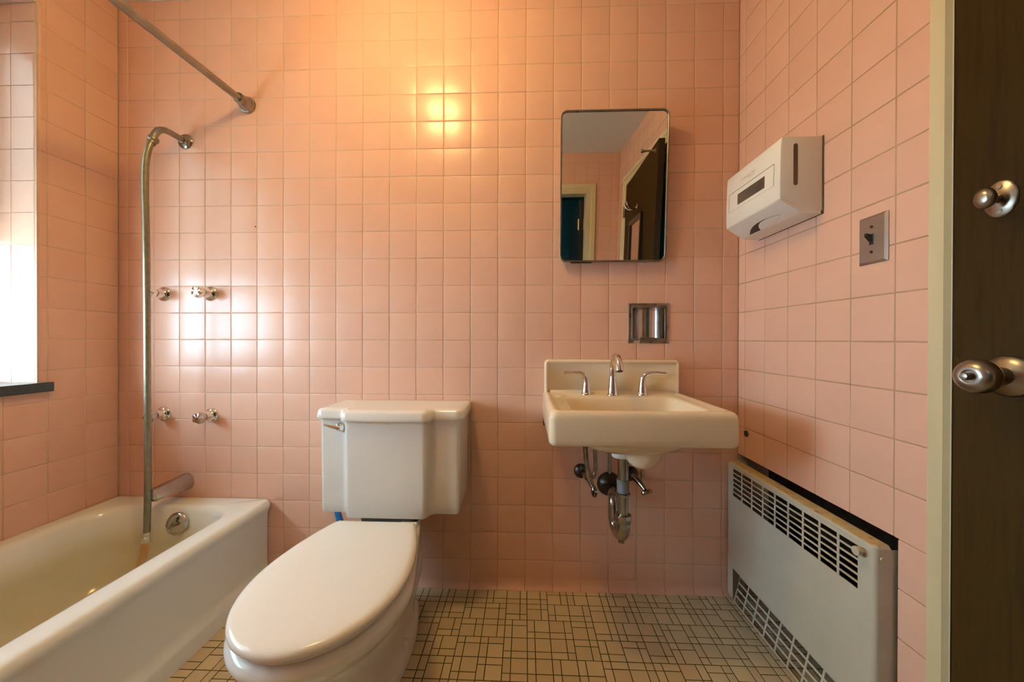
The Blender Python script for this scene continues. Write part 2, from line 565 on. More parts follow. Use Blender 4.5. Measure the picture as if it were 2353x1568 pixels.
# rounded (bullnose) arrises beside the opening and the tiled reveals
zw = [z for z in zs if WZ0 + 0.03 < z < WZ1 - 0.01]
zw = [WZ0 + 0.034] + zw + [WZ1]
BR = 0.0135
for (yc, sgn) in ((-WY0, 1), (-WY1, -1)):
    for k in range(len(zw) - 1):
        a, b = zw[k] + GR / 2, zw[k + 1] - GR / 2
        rg = []
        for q in range(9):
            t = q / 8 * PI / 2
            px = XL - BR + BR * math.sin(t)
            py = yc + sgn * (BR - BR * math.cos(t))
            rg.append([Vector((px, py, a)), Vector((px, py, b))])
        rg.insert(0, [Vector((XL - BR - 0.078, yc, a)), Vector((XL - BR - 0.078, yc, b))])
        mb.rings(rg, False, False, closed=False)
tiles(mb, (XL - BR - 0.0785, -WY0, 0), (-1, 0, 0), (0, 0, 1), (0, -1, 0), breaks(0, 0.17, T), zw)
tiles(mb, (XL - BR - 0.0785, -WY1, 0), (-1, 0, 0), (0, 0, 1), (0, 1, 0), breaks(0, 0.17, T), zw)
yw = breaks(WY0, WY1, 3.01 * T)
for k in range(len(yw) - 1):
    a, b = yw[k] + GR / 2, yw[k + 1] - GR / 2
    rg = [[Vector((XL - 0.3, -a, WZ1)), Vector((XL - 0.3, -b, WZ1))]]
    for q in range(9):
        t = q / 8 * PI / 2
        rg.append([Vector((XL - BR + BR * math.sin(t), -c, WZ1 + BR - BR * math.cos(t))) for c in (a, b)])
    mb.rings(rg, False, False, closed=False)
struct(mb.build('wall_left', TG, smooth=50))
# opposite wall with doorway (seen in the mirror)
QX0, QX1, QZ = 1.13, 0.287, 2.045
mb = MB()
o, U, V, N = (0, YB, 0), (-1, 0, 0), (0, 0, 1), (0, 1, 0)
CAS2 = (QX1 - 0.085, QX0 + 0.085, -0.2, QZ + 0.085)
tiles(mb, o, U, V, N, breaks(0, W, 0.551 * T), zs, [CAS2])
slab(mb, o, U, V, N, -0.25, W + 0.3, -0.1, ZC, [(QX1 - 0.018, QX0 + 0.018, -0.2, QZ + 0.018)], 0.12)
struct(mb.build('wall_front', TG))
# ceiling
mb = MB(); mb.box((-3.0, -2.2, ZC), (0.3, 0.3, ZC + 0.12))
struct(mb.build('ceiling', MT['ceiling'], smooth=0))
# plumbing wall at the foot end of the tub (outside the frame, seen by reflection only)
mb = MB()
tiles(mb, (XL, -1.64, 0), (1, 0, 0), (0, 0, 1), (0, 1, 0), breaks(0, 0.70, T), zs)
mb.box((XL - 0.001, -1.641, 0), (XL + 0.70, YB, ZC), 1)
tiles(mb, (XL + 0.7012, -1.641, 0), (0, -1, 0), (0, 0, 1), (1, 0, 0), breaks(0, 0.329, T), zs)
struct(mb.build('wall_alcove', TG))

# ------------------------------------------------------------------ floor mosaic
mb = MB()
c = 0.0256
g = 0.0029
x0f, y0f = XL + 0.62, YB - 0.1
nx = int((0.03 - x0f) / (3 * c)) + 1
ny = int((0.02 - y0f) / (3 * c)) + 1
def ftile(xa, ya, xb, yb):
    xb = min(xb, 0.12); yb = min(yb, 0.0)
    if xb - xa < 0.004 or yb - ya < 0.004: return
    if xa > 0.0 and not (-0.6 < ya): return
    h = rnd.gauss(0, 0.0001)
    rg = []
    for d, z in ((0, -0.0008), (0.0004, -0.0002), (0.0012, 0.0)):
        q = g / 2 + d
        rg.append([Vector((xa + q, ya + q, z + h)), Vector((xb - q, ya + q, z + h)), Vector((xb - q, yb - q, z + h)), Vector((xa + q, yb - q, z + h))])
    mb.rings(rg, False, True, 0)
yoff = 0.010
xoff = 0.006
for i in range(nx + 1):
    for j in range(ny + 1):
        bx = x0f + i * 3 * c + xoff
        by = -yoff - (ny - j) * 3 * c
        k = rnd.randrange(4)
        sx, sy = k & 1, k >> 1
        big = (0 if not sx else 1, 0 if not sy else 1)
        parts = [(big[0], big[1], 2, 2), (2 if not sx else 0, big[1], 1, 2), (big[0], 2 if not sy else 0, 2, 1), (2 if not sx else 0, 2 if not sy else 0, 1, 1)]
        if rnd.random() < 0.25:          # some sheets are turned inside the block
            parts = [(q[1], q[0], q[3], q[2]) for q in parts]
        for (a, b, w_, h_) in parts:
            ftile(bx + a * c, by + b * c, bx + (a + w_) * c, by + (b + h_) * c)
for i in range(nx + 1):                   # cut pieces along the back wall
    bx = x0f + i * 3 * c + xoff
    for a, w_ in ((0, 2), (2, 1)):
        ftile(bx + a * c, -yoff, bx + (a + w_) * c, 0.0)
mb.box((-3.0, -2.2, -0.12), (0.3, 0.3, -0.0009), 1)
struct(mb.build('floor', [MT['floor_tile'], MT['floor_grout']]))

# ------------------------------------------------------------------ beyond the doorways
mb = MB()
mb.box((-2.6, -2.09, -0.12), (0.9, -3.9, 0.0), 1)
mb.box((-2.6, -2.09, 2.45), (0.9, -3.9, 2.55))
mb.box((-2.7, -2.09, 0), (-2.6, -3.9, 2.5))
mb.box((0.9, -2.09, 0), (1.0, -3.9, 2.5))
mb.box((-2.7, -3.9, 0), (1.0, -4.0, 2.5))
mb.box((0.25, -2.09, 0), (1.0, -2.12, 2.5))
struct(mb.build('wall_hallway', [MT['teal'], MT['hall_floor']], smooth=0))
mb = MB()
mb.box((0.13, -0.62, -0.02), (0.9, -2.12, 0.0)); mb.box((0.12, -0.62, 2.2), (0.9, -2.12, 2.3))
mb.box((0.9, -0.62, -0.02), (1.0, -2.12, 2.3)); mb.box((0.14, -0.60, -0.02), (1.0, -0.62, 2.3)); mb.box((0.12, -2.12, -0.02), (1.0, -2.2, 2.3))
struct(mb.build('wall_light_seal', MT['teal'], smooth=0))  # unseen box added behind the door to keep sky light out

# ------------------------------------------------------------------ door casings
def casing_profile(wd):
    # (distance from the opening edge outwards, height off wall)
    return [(0.0, 0.0), (0.0, 0.007), (0.012, 0.009), (0.020, 0.006), (0.040, 0.008), (0.046, 0.016), (wd - 0.004, 0.017), (wd, 0.013), (wd, 0.0)]
def frame_loft(mb, path, prof, place):
    """path: list of (point, outward diagonal) in wall 2D ; prof pts offset along the outward direction"""
    rg = []
    for (px, pz), (dx, dz) in path:
        rg.append([place(px + dx * d, pz + dz * d, h) for d, h in prof])
    n = len(prof)
    vs = [q for r_ in rg for q in r_]
    fs = []
    for k in range(len(rg) - 1):
        for i in range(n - 1):
            fs.append((k * n + i, k * n + i + 1, (k + 1) * n + i + 1, (k + 1) * n + i))
    mb.add(vs, fs)
mb = MB()
CW = 0.075
frame_loft(mb, [((DY0, 0), (-1, 0)), ((DY0, DZ), (-1, 1)), ((DY1, DZ), (1, 1)), ((DY1, 0), (1, 0))], casing_profile(CW),
           lambda u, z, h: Vector((-h, -u, z)))
mb.box((0.0, -DY0, 0), (0.119, -0.72, DZ)); mb.box((0.0, -DY1, 0), (0.119, -DY1 - 0.02, DZ)); mb.box((0.0, -0.72, DZ), (0.119, -DY1 - 0.02, DZ + 0.02))
mb.box((0.045, -DY0, 0), (0.06, -DY0 - 0.012, DZ)); mb.box((0.045, -DY1, 0), (0.06, -DY1 + 0.012, DZ)); mb.box((0.045, -DY0, DZ), (0.06, -DY1, DZ - 0.012))
t1 = struct(mb.build('trim_1', MT['trim'], smooth=30))
mb = MB()
frame_loft(mb, [((QX1, 0), (-1, 0)), ((QX1, QZ), (-1, 1)), ((QX0, QZ), (1, 1)), ((QX0, 0), (1, 0))], casing_profile(0.083),
           lambda u, z, h: Vector((-u, YB + h, z)))
mb.box((-QX1, YB, 0), (-QX1 + 0.018, YB - 0.119, QZ)); mb.box((-QX0, YB, 0), (-QX0 - 0.018, YB - 0.119, QZ)); mb.box((-QX1 + 0.018, YB, QZ), (-QX0 - 0.018, YB - 0.119, QZ + 0.018))
t2 = struct(mb.build('trim_2', MT['trim'], smooth=30))

# ------------------------------------------------------------------ door 1 (dark wood, slightly ajar) and its fittings
hx, hy = -0.004, -DY1 + 0.004
lx, ly = -0.082, -0.773
dv = Vector((lx - hx, ly - hy, 0)); DL = dv.length; dv.normalize()
dn = Vector((-dv.y, dv.x, 0))            # into the room (towards -x)
if dn.x > 0: dn = -dn
def dpt(s, z, h=0.0):
    """s: distance from hinge edge, h: off the room-side face"""
    return Vector((hx, hy, z)) + dv * s + dn * h
mb = MB()
vs = [dpt(0, 0.012), dpt(DL, 0.012), dpt(DL, 2.035), dpt(0, 2.035)]
vs2 = [v_ - dn * 0.034 for v_ in vs]
mb.add(vs + vs2, [(0, 1, 2, 3), (7, 6, 5, 4), (0, 4, 5, 1), (1, 5, 6, 2), (2, 6, 7, 3), (3, 7, 4, 0)])
door = struct(mb.build('door_1', MT['wood'], smooth=0, bevel=0.0012))
def s_of_y(y): return (y - hy) / dv.y
mb = MB()
vs = [dpt(DL, 0.0135), dpt(DL, 2.0335), dpt(DL, 2.0335, -0.034), dpt(DL, 0.0135, -0.034)]
mb.add(vs + [q + dv * 0.0012 for q in vs], [(0, 1, 2, 3), (4, 5, 6, 7), (0, 1, 5, 4), (1, 2, 6, 5), (2, 3, 7, 6), (3, 0, 4, 7)])
mb.build('edge_strip', MT['black'], door, 0)
# knob
mb = MB()
k0 = dpt(s_of_y(-0.8425), 0.9377)
mb.lathe([(0.0, 0.0), (0.0325, 0.0), (0.0325, 0.003), (0.030, 0.007), (0.022, 0.011), (0.014, 0.014), (0.0125, 0.022), (0.0125, 0.032)], k0, dn, 40)
rose = mb.build('knob_rosette', MT['nickel'], door, 50)
mb = MB()
mb.lathe([(0.011, 0.028), (0.013, 0.034), (0.022, 0.041), (0.0265, 0.050), (0.0265, 0.056), (0.024, 0.063), (0.017, 0.069), (0.011, 0.0705), (0.0095, 0.0700), (0.0095, 0.0660), (0.0, 0.0660)], k0, dn, 40)
kn = mb.build('door_knob', MT['nickel'], door, 50)
mb = MB()
mb.lathe([(0.006, 0.064), (0.006, 0.074), (0.005, 0.078), (0.0, 0.079)], k0, dn, 20)
mb.build('push_button', MT['nickel'], kn, 50)
# bolt thumb turn
b0 = dpt(s_of_y(-0.8316), 1.2185)
mb = MB()
mb.lathe([(0.0, 0.0), (0.0285, 0.0), (0.0285, 0.0015), (0.026, 0.0032), (0.0, 0.0045)], b0, dn, 36, sq=((0, 0, 1), 0.72))
for sg in (1, -1):
    c0 = b0 + Vector((0, 0, 0.0195 * sg)) + dn * 0.0035
    mb.lathe([(0.0035, 0), (0.0035, 0.0012), (0.0, 0.0016)], c0, dn, 14)
bolt = mb.build('bolt_plate', MT['nickel'], door, 50)
mb = MB()
mb.lathe([(0.007, 0.003), (0.006, 0.012), (0.007, 0.018), (0.0145, 0.022), (0.0165, 0.027), (0.014, 0.032), (0.007, 0.0345), (0.0, 0.035)], b0, dn, 28, sq=((0, 0, 1), 0.8))
mb.build('thumb_turn', MT['nickel'], bolt, 50)
# hinges on the far jamb
for zh in (1.83, 1.02, 0.25):
    mb = MB()
    mb.tube([(-0.012, hy - 0.004, zh - 0.045), (-0.012, hy - 0.004, zh + 0.045)], 0.006, 12)
    mb.box((-0.004, hy - 0.03, zh - 0.045), (-0.0175, hy - 0.006, zh + 0.045))
    mb.build('hinge', MT['aged'], door, 40)
# things on the door
mp0, mp1 = s_of_y(-1.07), s_of_y(-1.455)
mt_z = 1.70
e = empty('door_mirror', dpt((mp0 + mp1) / 2, 0.62, 0.01))
mb = MB()
fr = 0.028
for (a, b, z0, z1) in ((mp1, mp1 + fr, 0.55, mt_z), (mp0 - fr, mp0, 0.55, mt_z), (mp1 + fr, mp0 - fr, mt_z - fr, mt_z), (mp1 + fr, mp0 - fr, 0.55, 0.55 + fr)):
    vs = [dpt(a, z0, 0.001), dpt(b, z0, 0.001), dpt(b, z1, 0.001), dpt(a, z1, 0.001)]
    mb.add(vs + [q + dn * 0.017 for q in vs], [(0, 1, 2, 3), (7, 6, 5, 4), (0, 4, 5, 1), (1, 5, 6, 2), (2, 6, 7, 3), (3, 7, 4, 0)])
mb.build('mirror_frame', MT['black'], e, 0)
mb = MB()
vs = [dpt(mp1 + fr, 0.55 + fr, 0.008), dpt(mp0 - fr, 0.55 + fr, 0.008), dpt(mp0 - fr, mt_z - fr, 0.008), dpt(mp1 + fr, mt_z - fr, 0.008)]
mb.add(vs, [(0, 1, 2, 3)])
mb.build('mirror_glass', MT['mirror'], e, 0)
tag(e, 'tall black-framed mirror hung on the dark door, seen in the cabinet mirror', 'mirror')
e = empty('robe_hook', dpt(s_of_y(-1.25), 1.77, 0))
mb = MB(); q = dpt(s_of_y(-1.25), 1.775, 0.0)
mb.tube([q + dn * 0.0005, q + dn * 0.005], 0.019, 24)
mb.build('back_plate', MT['chrome'], e)
for dsx in (-1, 1):
    mb = MB()
    pth = [q + dn * 0.004, q + dn * 0.03 + Vector((0, 0.012 * dsx, -0.02)), q + dn * 0.06 + Vector((0, 0.02 * dsx, -0.022)), q + dn * 0.078 + Vector((0, 0.026 * dsx, 0.0)), q + dn * 0.082 + Vector((0, 0.028 * dsx, 0.022))]
    mb.tube(pth, 0.0045, 12, smooth=2)
    mb.lathe([(0, -0.007), (0.005, -0.005), (0.007, 0), (0.005, 0.005), (0, 0.007)], pth[-1], (0, 0, 1), 14)
    mb.build('prong', MT['chrome'], e)
tag(e, 'chrome double robe hook on the dark door, seen in the cabinet mirror', 'hook')
q = dpt(s_of_y(-0.83), 1.99, 0.0)
mb = MB()
mb.lathe([(0.0, 0.0005), (0.013, 0.0005), (0.013, 0.003), (0.006, 0.009), (0.005, 0.05), (0.006, 0.066), (0.010, 0.072), (0.011, 0.079), (0.007, 0.086), (0, 0.088)], q, dn, 24)
tag(mb.build('coat_peg', MT['nickel'], None, 50), 'single knob-ended metal coat peg near the top of the dark door', 'hook')

# door 2 : standing open in the hallway, seen only in the mirror
mb = MB()
mb.box((-0.325, -2.10, 0.01), (-0.290, -2.86, 2.03))
d2 = struct(mb.build('door_2', MT['black'], smooth=0, bevel=0.001))
for zh in (1.80, 0.3):
    mb = MB()
    mb.tube([(-0.335, -2.092, zh - 0.05), (-0.335, -2.092, zh + 0.05)], 0.007, 12)
    mb.box((-0.287, -2.05, zh - 0.05), (-0.291, -2.092, zh + 0.05))
    mb.build('hinge', MT['trim'], d2, 40)
# fill lamp added to brighten the teal hallway (weak daylight tone)
mb = MB()
mb.lathe([(0.0, -0.0), (0.09, -0.0), (0.10, -0.015), (0.085, -0.05), (0.05, -0.075), (0, -0.082)], (-1.5, -3.0, 2.449), (0, 0, 1), 28)
tag(mb.build('hall_fill_lamp', MT['hall_fill']), 'added round fill lamp that brightens the teal hallway', 'lamp')

# ------------------------------------------------------------------ window
mb = MB()
xo, xi = XL - 0.30, XL - 0.19
fw = 0.016
mb.box((xo, -WY0, WZ0), (xi, -WY0 - fw, WZ1)); mb.box((xo, -WY1, WZ0), (xi, -WY1 + fw, WZ1))
mb.box((xo, -WY0 - fw, WZ1 - fw), (xi, -WY1 + fw, WZ1)); mb.box((xo, -WY0 - fw, WZ0), (xi, -WY1 + fw, WZ0 + 0.032))
win = struct(mb.build('window_1', MT['window_paint'], smooth=0, bevel=0.002))
def sash(name, x, za, zb, s, rail, gm):
    m_ = MB()
    ya, yb = -WY0 - fw - 0.001, -WY1 + fw + 0.001
    m_.box((x - 0.016, ya, za), (x + 0.016, ya - s, zb)); m_.box((x - 0.016, yb, za), (x + 0.016, yb + s, zb))
    m_.box((x - 0.016, ya - s, zb - rail), (x + 0.016, yb + s, zb)); m_.box((x - 0.016, ya - s, za), (x + 0.016, yb + s, za + rail))
    so = m_.build(name, MT['window_paint'], win, 0, bevel=0.002)
    m_ = MB()
    m_.box((x - 0.002, ya - s, za + rail), (x + 0.002, yb + s, zb - rail))
    m_.build('pane', gm, so, 0)
sash('lower_sash', XL - 0.215, 0.842, 1.36, 0.020, 0.035, MT['glass'])
sash('upper_sash', XL - 0.255, 1.335, WZ1 - fw, 0.085, 0.045, MT['dim_glass'])
# dark slate sill
mb = MB()
xs0, xs1 = XL - 0.19, XL + 0.020
pl = [(xs0, -WY0 - 0.0015), (XL + 0.0006, -WY0 - 0.0015), (XL + 0.0006, -0.2177), (xs1, -0.2177), (xs1, -1.282), (XL + 0.0006, -1.282), (XL + 0.0006, -WY1 + 0.0015), (xs0, -WY1 + 0.0015)]
prof_loft(mb, pl, [(0, 0.8062), (0, 0.8395)])
struct(mb.build('trim_3', MT['sill'], smooth=0, bevel=0.0015))

# ------------------------------------------------------------------ ceiling light (just above the frame; its reflection glows on the tiles)
e = empty('ceiling_light', (-1.315, -0.665, ZC))
mb = MB()
mb.lathe([(0.0, -0.0005), (0.075, -0.0005), (0.078, -0.008), (0.066, -0.022), (0.0, -0.024)], (-1.315, -0.665, ZC), (0, 0, 1), 40)
mb.build('canopy', MT['chrome'], e)
mb = MB()
pr = [(0.05, -0.024)]
for k in range(1, 13):
    t = k / 12 * PI
    pr.append((0.088 * math.sin(t) if k < 12 else 0.0, -0.072 + 0.062 * math.cos(t) * (0.8 if k < 6 else 1)))
mb.lathe([(0.052, -0.022), (0.074, -0.034), (0.087, -0.055), (0.089, -0.075), (0.080, -0.098), (0.060, -0.116), (0.032, -0.127), (0.0, -0.130)], (-1.315, -0.665, ZC), (0, 0, 1), 40)
mb.build('glass_shade', MT['opal'], e, 80)
tag(e, 'small round opal ceiling light glowing warm above the toilet', 'ceiling light')

# ------------------------------------------------------------------ bathtub
mb = MB()
YT = -1.636
def orect(x1, z, r=0.012, d=0.0):
    return lift(rrect(XL + 0.0025, x1, YT, -0.0020, r, 8), z)
def irect(x0, x1, y0, y1, r, z):
    return lift(rrect(x0, x1, y0, y1, r, 8), z)
rg = [orect(-1.869, 0.0005), orect(-1.869, 0.050), orect(-1.871, 0.060), orect(-1.878, 0.068), orect(-1.880, 0.10), orect(-1.878, 0.285), orect(-1.872, 0.300),
      orect(-1.868, 0.312), orect(-1.868, 0.320), orect(-1.8705, 0.328), orect(-1.877, 0.3345), orect(-1.886, 0.3375)]
ix0, ix1, iy0, iy1 = -2.468, -1.945, -1.575, -0.074
rg += [irect(ix0 - 0.014, ix1 + 0.010, iy0 - 0.012, iy1 + 0.012, 0.11, 0.3385), irect(ix0, ix1, iy0, iy1, 0.115, 0.3355), irect(ix0 + 0.008, ix1 - 0.006, iy0 + 0.01, iy1 - 0.008, 0.115, 0.328),
       irect(ix0 + 0.014, ix1 - 0.010, iy0 + 0.02, iy1 - 0.014, 0.115, 0.312), irect(ix0 + 0.022, ix1 - 0.016, iy0 + 0.04, iy1 - 0.023, 0.118, 0.27),
       irect(ix0 + 0.036, ix1 - 0.030, iy0 + 0.09, iy1 - 0.040, 0.12, 0.18), irect(ix0 + 0.050, ix1 - 0.044, iy0 + 0.14, iy1 - 0.058, 0.12, 0.11),
       irect(ix0 + 0.068, ix1 - 0.062, iy0 + 0.18, iy1 - 0.080, 0.12, 0.075), irect(ix0 + 0.10, ix1 - 0.09, iy0 + 0.22, iy1 - 0.12, 0.11, 0.055), irect(ix0 + 0.16, ix1 - 0.15, iy0 + 0.3, iy1 - 0.19, 0.09, 0.05)]
mb.rings(rg, False, True)
tub = mb.build('bathtub', MT['tub'], None, 50)
tag(tub, 'white enamel bathtub with yellowed inside and rust streak, along the left wall', 'bathtub')

# overflow plate on the tub end
oc = Vector((-2.168, -0.0995, 0.2815))
on = Vector((0, -1, 0.20)).normalized()
e = empty('overflow_plate', oc)
mb = MB()
mb.lathe([(0.0, 0.0005), (0.041, 0.0005), (0.0415, 0.006), (0.039, 0.010), (0.034, 0.0115), (0.0325, 0.009), (0.0, 0.009)], oc, on, 44)
mb.build('plate', MT['satin'], e, 45)
mb = MB()
u = Vector((1, 0, 0)); v = on.cross(u).normalized()
if v.z < 0: v = -v
def op(a, b, h): return oc + u * a + v * b + on * h
tri = [(-0.024, -0.020), (0.002, -0.002), (0.006, 0.026), (-0.006, 0.018)]
mb.rings([[op(a, b, 0.0092) for a, b in tri], [op(a, b, 0.015) for a, b in tri]])
mb.lathe([(0.008, 0.009), (0.007, 0.020), (0.0, 0.022)], oc, on, 18)
mb.build('trip_lever', MT['aged'], e, 40)
tag(e, 'round chrome overflow plate with trip lever on the inside end of the bathtub', 'drain plate')

# tub spout
e = empty('tub_spout', (-2.2285, -0.002, 0.404))
mb = MB()
rg = []
for (y, cx, cz, hw, hh, rr) in ((-0.0005, 0, 0, 0.030, 0.034, 0.028), (-0.012, 0, 0, 0.030, 0.034, 0.028), (-0.022, 0, 0.001, 0.028, 0.031, 0.024), (-0.05, 0, 0.002, 0.024, 0.027, 0.017),
                             (-0.09, 0, 0.003, 0.021, 0.023, 0.012), (-0.130, 0, 0.003, 0.019, 0.0195, 0.007), (-0.138, 0, 0.003, 0.018, 0.0185, 0.006)):
    q = rrect(-2.2285 - hw, -2.2285 + hw, 0.404 + cz - hh, 0.404 + cz + hh, rr, 7)
    rg.append([Vector((a, y, b)) for a, b in q])
mb.rings(rg)
mb.build('spout_body', MT['satin'], e, 40)
mb = MB()
q = rrect(-2.2285 - 0.0135, -2.2285 + 0.0135, 0.372, 0.3875, 0.003, 3)
mb.box((-2.2285 - 0.014, -0.104, 0.380), (-2.2285 + 0.014, -0.134, 0.388))
mb.build('spout_mouth', MT['satin'], e, 30, bevel=0.001)
tag(e, 'long chrome tub spout sticking out above the end of the bathtub', 'spout')

# four lobed taps above the tub
def tap(x, z, label, mat_knob, rot):
    e = empty('shower_tap', (x, -0.001, z))
    mb = MB()
    mb.lathe([(0.0, 0.0005), (0.0305, 0.0005), (0.0305, 0.002), (0.028, 0.006), (0.022, 0.010), (0.0175, 0.014), (0.0165, 0.022), (0.0165, 0.036), (0.0, 0.036)], (x, 0, z), (0, -1, 0), 36)
    mb.build('escutcheon', MT['chrome'], e, 50)
    mb = MB()
    n = 60
    rg = []
    for r_, h, am in ((0.010, 0.034, 0), (0.0165, 0.038, .03), (0.0205, 0.046, .10), (0.0215, 0.056, .13), (0.0205, 0.063, .13), (0.0185, 0.066, .11), (0.0, 0.0665, 0)):
        rg.append([Vector((x + max(r_, 1e-5) * (1 + am * math.cos(5 * (2 * PI * i / n) + rot)) * math.cos(2 * PI * i / n), -h, z + max(r_, 1e-5) * (1 + am * math.cos(5 * (2 * PI * i / n) + rot)) * math.sin(2 * PI * i / n))) for i in range(n)])
    mb.rings(rg, True, True)
    k = mb.build('tap_knob', mat_knob, e, 60)
    mb = MB()
    mb.lathe([(0.0048, 0.066), (0.0045, 0.0675), (0.0, 0.068)], (x, 0, z), (0, -1, 0), 14)
    mb.build('index_button', MT['aged'], k, 50)
    tag(e, label, 'tap', 'lobed chrome taps above the bathtub')
tap(-2.3266, 1.1786, 'chrome lobed tap, upper left of four, directly behind the hanging shower hose', MT['chrome'], 0.4)
tap(-2.1282, 1.180, 'chrome lobed tap, upper right of the four above the tub', MT['chrome'], 1.3)
tap(-2.3272, 0.6826, 'chrome lobed tap, lower left of four, beside hose above the tub spout', MT['satin'], 2.0)
tap(-2.1241, 0.6784, 'chrome lobed tap, lower right of four, between tub spout and toilet', MT['satin'], 0.0)

# shower arm, hose
e = empty('shower_pipe', (-2.2328, -0.001, 1.8065))
mb = MB()
mb.lathe([(0.0, 0.0005), (0.029, 0.0005), (0.030, 0.003), (0.027, 0.007), (0.017, 0.010), (0.014, 0.018), (0.0, 0.018)], (-2.2328, 0, 1.8065), (0, -1, 0), 32)
mb.build('wall_flange', MT['aged'], e, 50)
mb = MB()
mb.tube([(-2.2328, -0.006, 1.8065), (-2.2328, -0.045, 1.8075), (-2.2328, -0.075, 1.807), (-2.2328, -0.105, 1.796), (-2.2328, -0.122, 1.772), (-2.2328, -0.132, 1.742)], 0.0115, 18, smooth=3)
mb.build('arm_pipe', MT['nickel'], e, 60)
ax = Vector((0, -0.33, -0.94)).normalized()
mb = MB()
mb.lathe([(0.012, -0.006), (0.0165, -0.004), (0.0175, 0.0), (0.0175, 0.006), (0.0150, 0.011), (0.0125, 0.012), (0.0125, 0.022), (0.0, 0.022)], (-2.2328, -0.130, 1.745), ax, 28)
mb.build('collar_nut', MT['brass_hose'], e, 45)
tag(e, 'bent metal shower arm with round wall flange, high above the bathtub', 'shower arm')
e = empty('shower_hose', (-2.246, -0.14, 0.24))
mb = MB()
mb.tube([(-2.2335, -0.1375, 1.7265), (-2.2365, -0.1445, 1.700), (-2.243, -0.1485, 1.65), (-2.2475, -0.146, 1.55), (-2.2475, -0.142, 1.43), (-2.2465, -0.140, 1.1), (-2.2455, -0.140, 0.80), (-2.243, -0.140, 0.47), (-2.246, -0.142, 0.262)], 0.0105, 18, smooth=3)
mb.build('hose', MT['brass_hose'], e, 60)
mb = MB()
mb.lathe([(0.0105, 0.030), (0.0125, 0.0295), (0.0125, 0.012), (0.0165, 0.010), (0.0175, 0.003), (0.0165, -0.006), (0.012, -0.008), (0.0, -0.008)], (-2.246, -0.142, 0.240), (0, 0, 1), 26)
mb.build('end_fitting', MT['chrome'], e, 45)
tag(e, 'long greenish metal shower hose hanging straight down from shower arm into tub', 'hose')

# shower curtain rod
e = empty('curtain_rod', (-1.97, -0.98, 1.9495))
rd = Vector((-0.0484, -1.0, 0.0)); rod0 = Vector((-1.9687, 0, 1.9495))
mb = MB()
rod1 = rod0 + rd * 1.635
mb.tube([rod0 + rd * 0.012, rod0 + rd * 1.622], 0.0135, 24)
mb.build('rod', MT['rod'], e, 60)
for pt, ax in ((rod0, Vector((0, -1, 0))), (rod1, Vector((0, 1, 0)))):
    mb = MB()
    mb.lathe([(0.0, 0.0005), (0.0335, 0.0005), (0.0345, 0.004), (0.033, 0.009), (0.0285, 0.011), (0.0275, 0.017), (0.0215, 0.036), (0.0195, 0.052), (0.0155, 0.053)], pt, ax, 40)
    fl = mb.build('rod_flange', MT['aged'], e, 45)
    mb = MB()
    for k in range(28):
        a = 2 * PI * k / 28
        uu = ax.orthogonal().normalized(); vv = ax.cross(uu)
        mb.lathe([(0, 0.0), (0.0018, 0.0008), (0.0018, 0.0018), (0, 0.0026)], pt + ax * 0.009 + (uu * math.cos(a) + vv * math.sin(a)) * 0.0305, ax, 6)
    mb.build('bead_ring', MT['chrome'], fl, 60)
tag(e, 'straight metal shower curtain rod running from the back wall over the tub', 'curtain rod')

# tiny dark speck on the back wall
mb = MB(); mb.lathe([(0.0, 0.0002), (0.0030, 0.0002), (0.002, 0.0016), (0.0, 0.002)], (-1.9376, 0, 1.4541), (0, -1, 0), 10)
tag(mb.build('screw_plug', MT['rust_grime']), 'tiny dark plug in a tile of the back wall right of the shower hose', 'plug')

# ------------------------------------------------------------------ toilet
TX = -1.303
def egg(yb, ym, yf, hw, wb, nf=36, ns=9, nb=5, pw=1.8):
    pts = []
    for k in range(nf + 1):
        t = PI * k / nf
        pts.append((math.cos(t) * hw, ym + (yf - ym) * math.sin(t) ** 0.96))
    for k in range(1, ns + 1):
        t = k / ns
        pts.append((-(hw - (hw - wb) * t ** pw), ym + (yb - ym) * t))
    for k in range(1, nb):
        pts.append((-wb + 2 * wb * k / nb, yb))
    for k in range(ns, 0, -1):
        t = k / ns
        pts.append((hw - (hw - wb) * t ** pw, ym + (yb - ym) * t))
    for _ in range(1):
        q = []
        n = len(pts)
        for i in range(n):
            a, b = pts[i], pts[(i + 1) % n]
            q += [(a[0] * .75 + b[0] * .25, a[1] * .75 + b[1] * .25), (a[0] * .25 + b[0] * .75, a[1] * .25 + b[1] * .75)]
        pts = q
    return [(x + TX, y) for x, y in pts]
toil = empty('toilet', (TX, -0.40, 0.0))
mb = MB()
rg = []
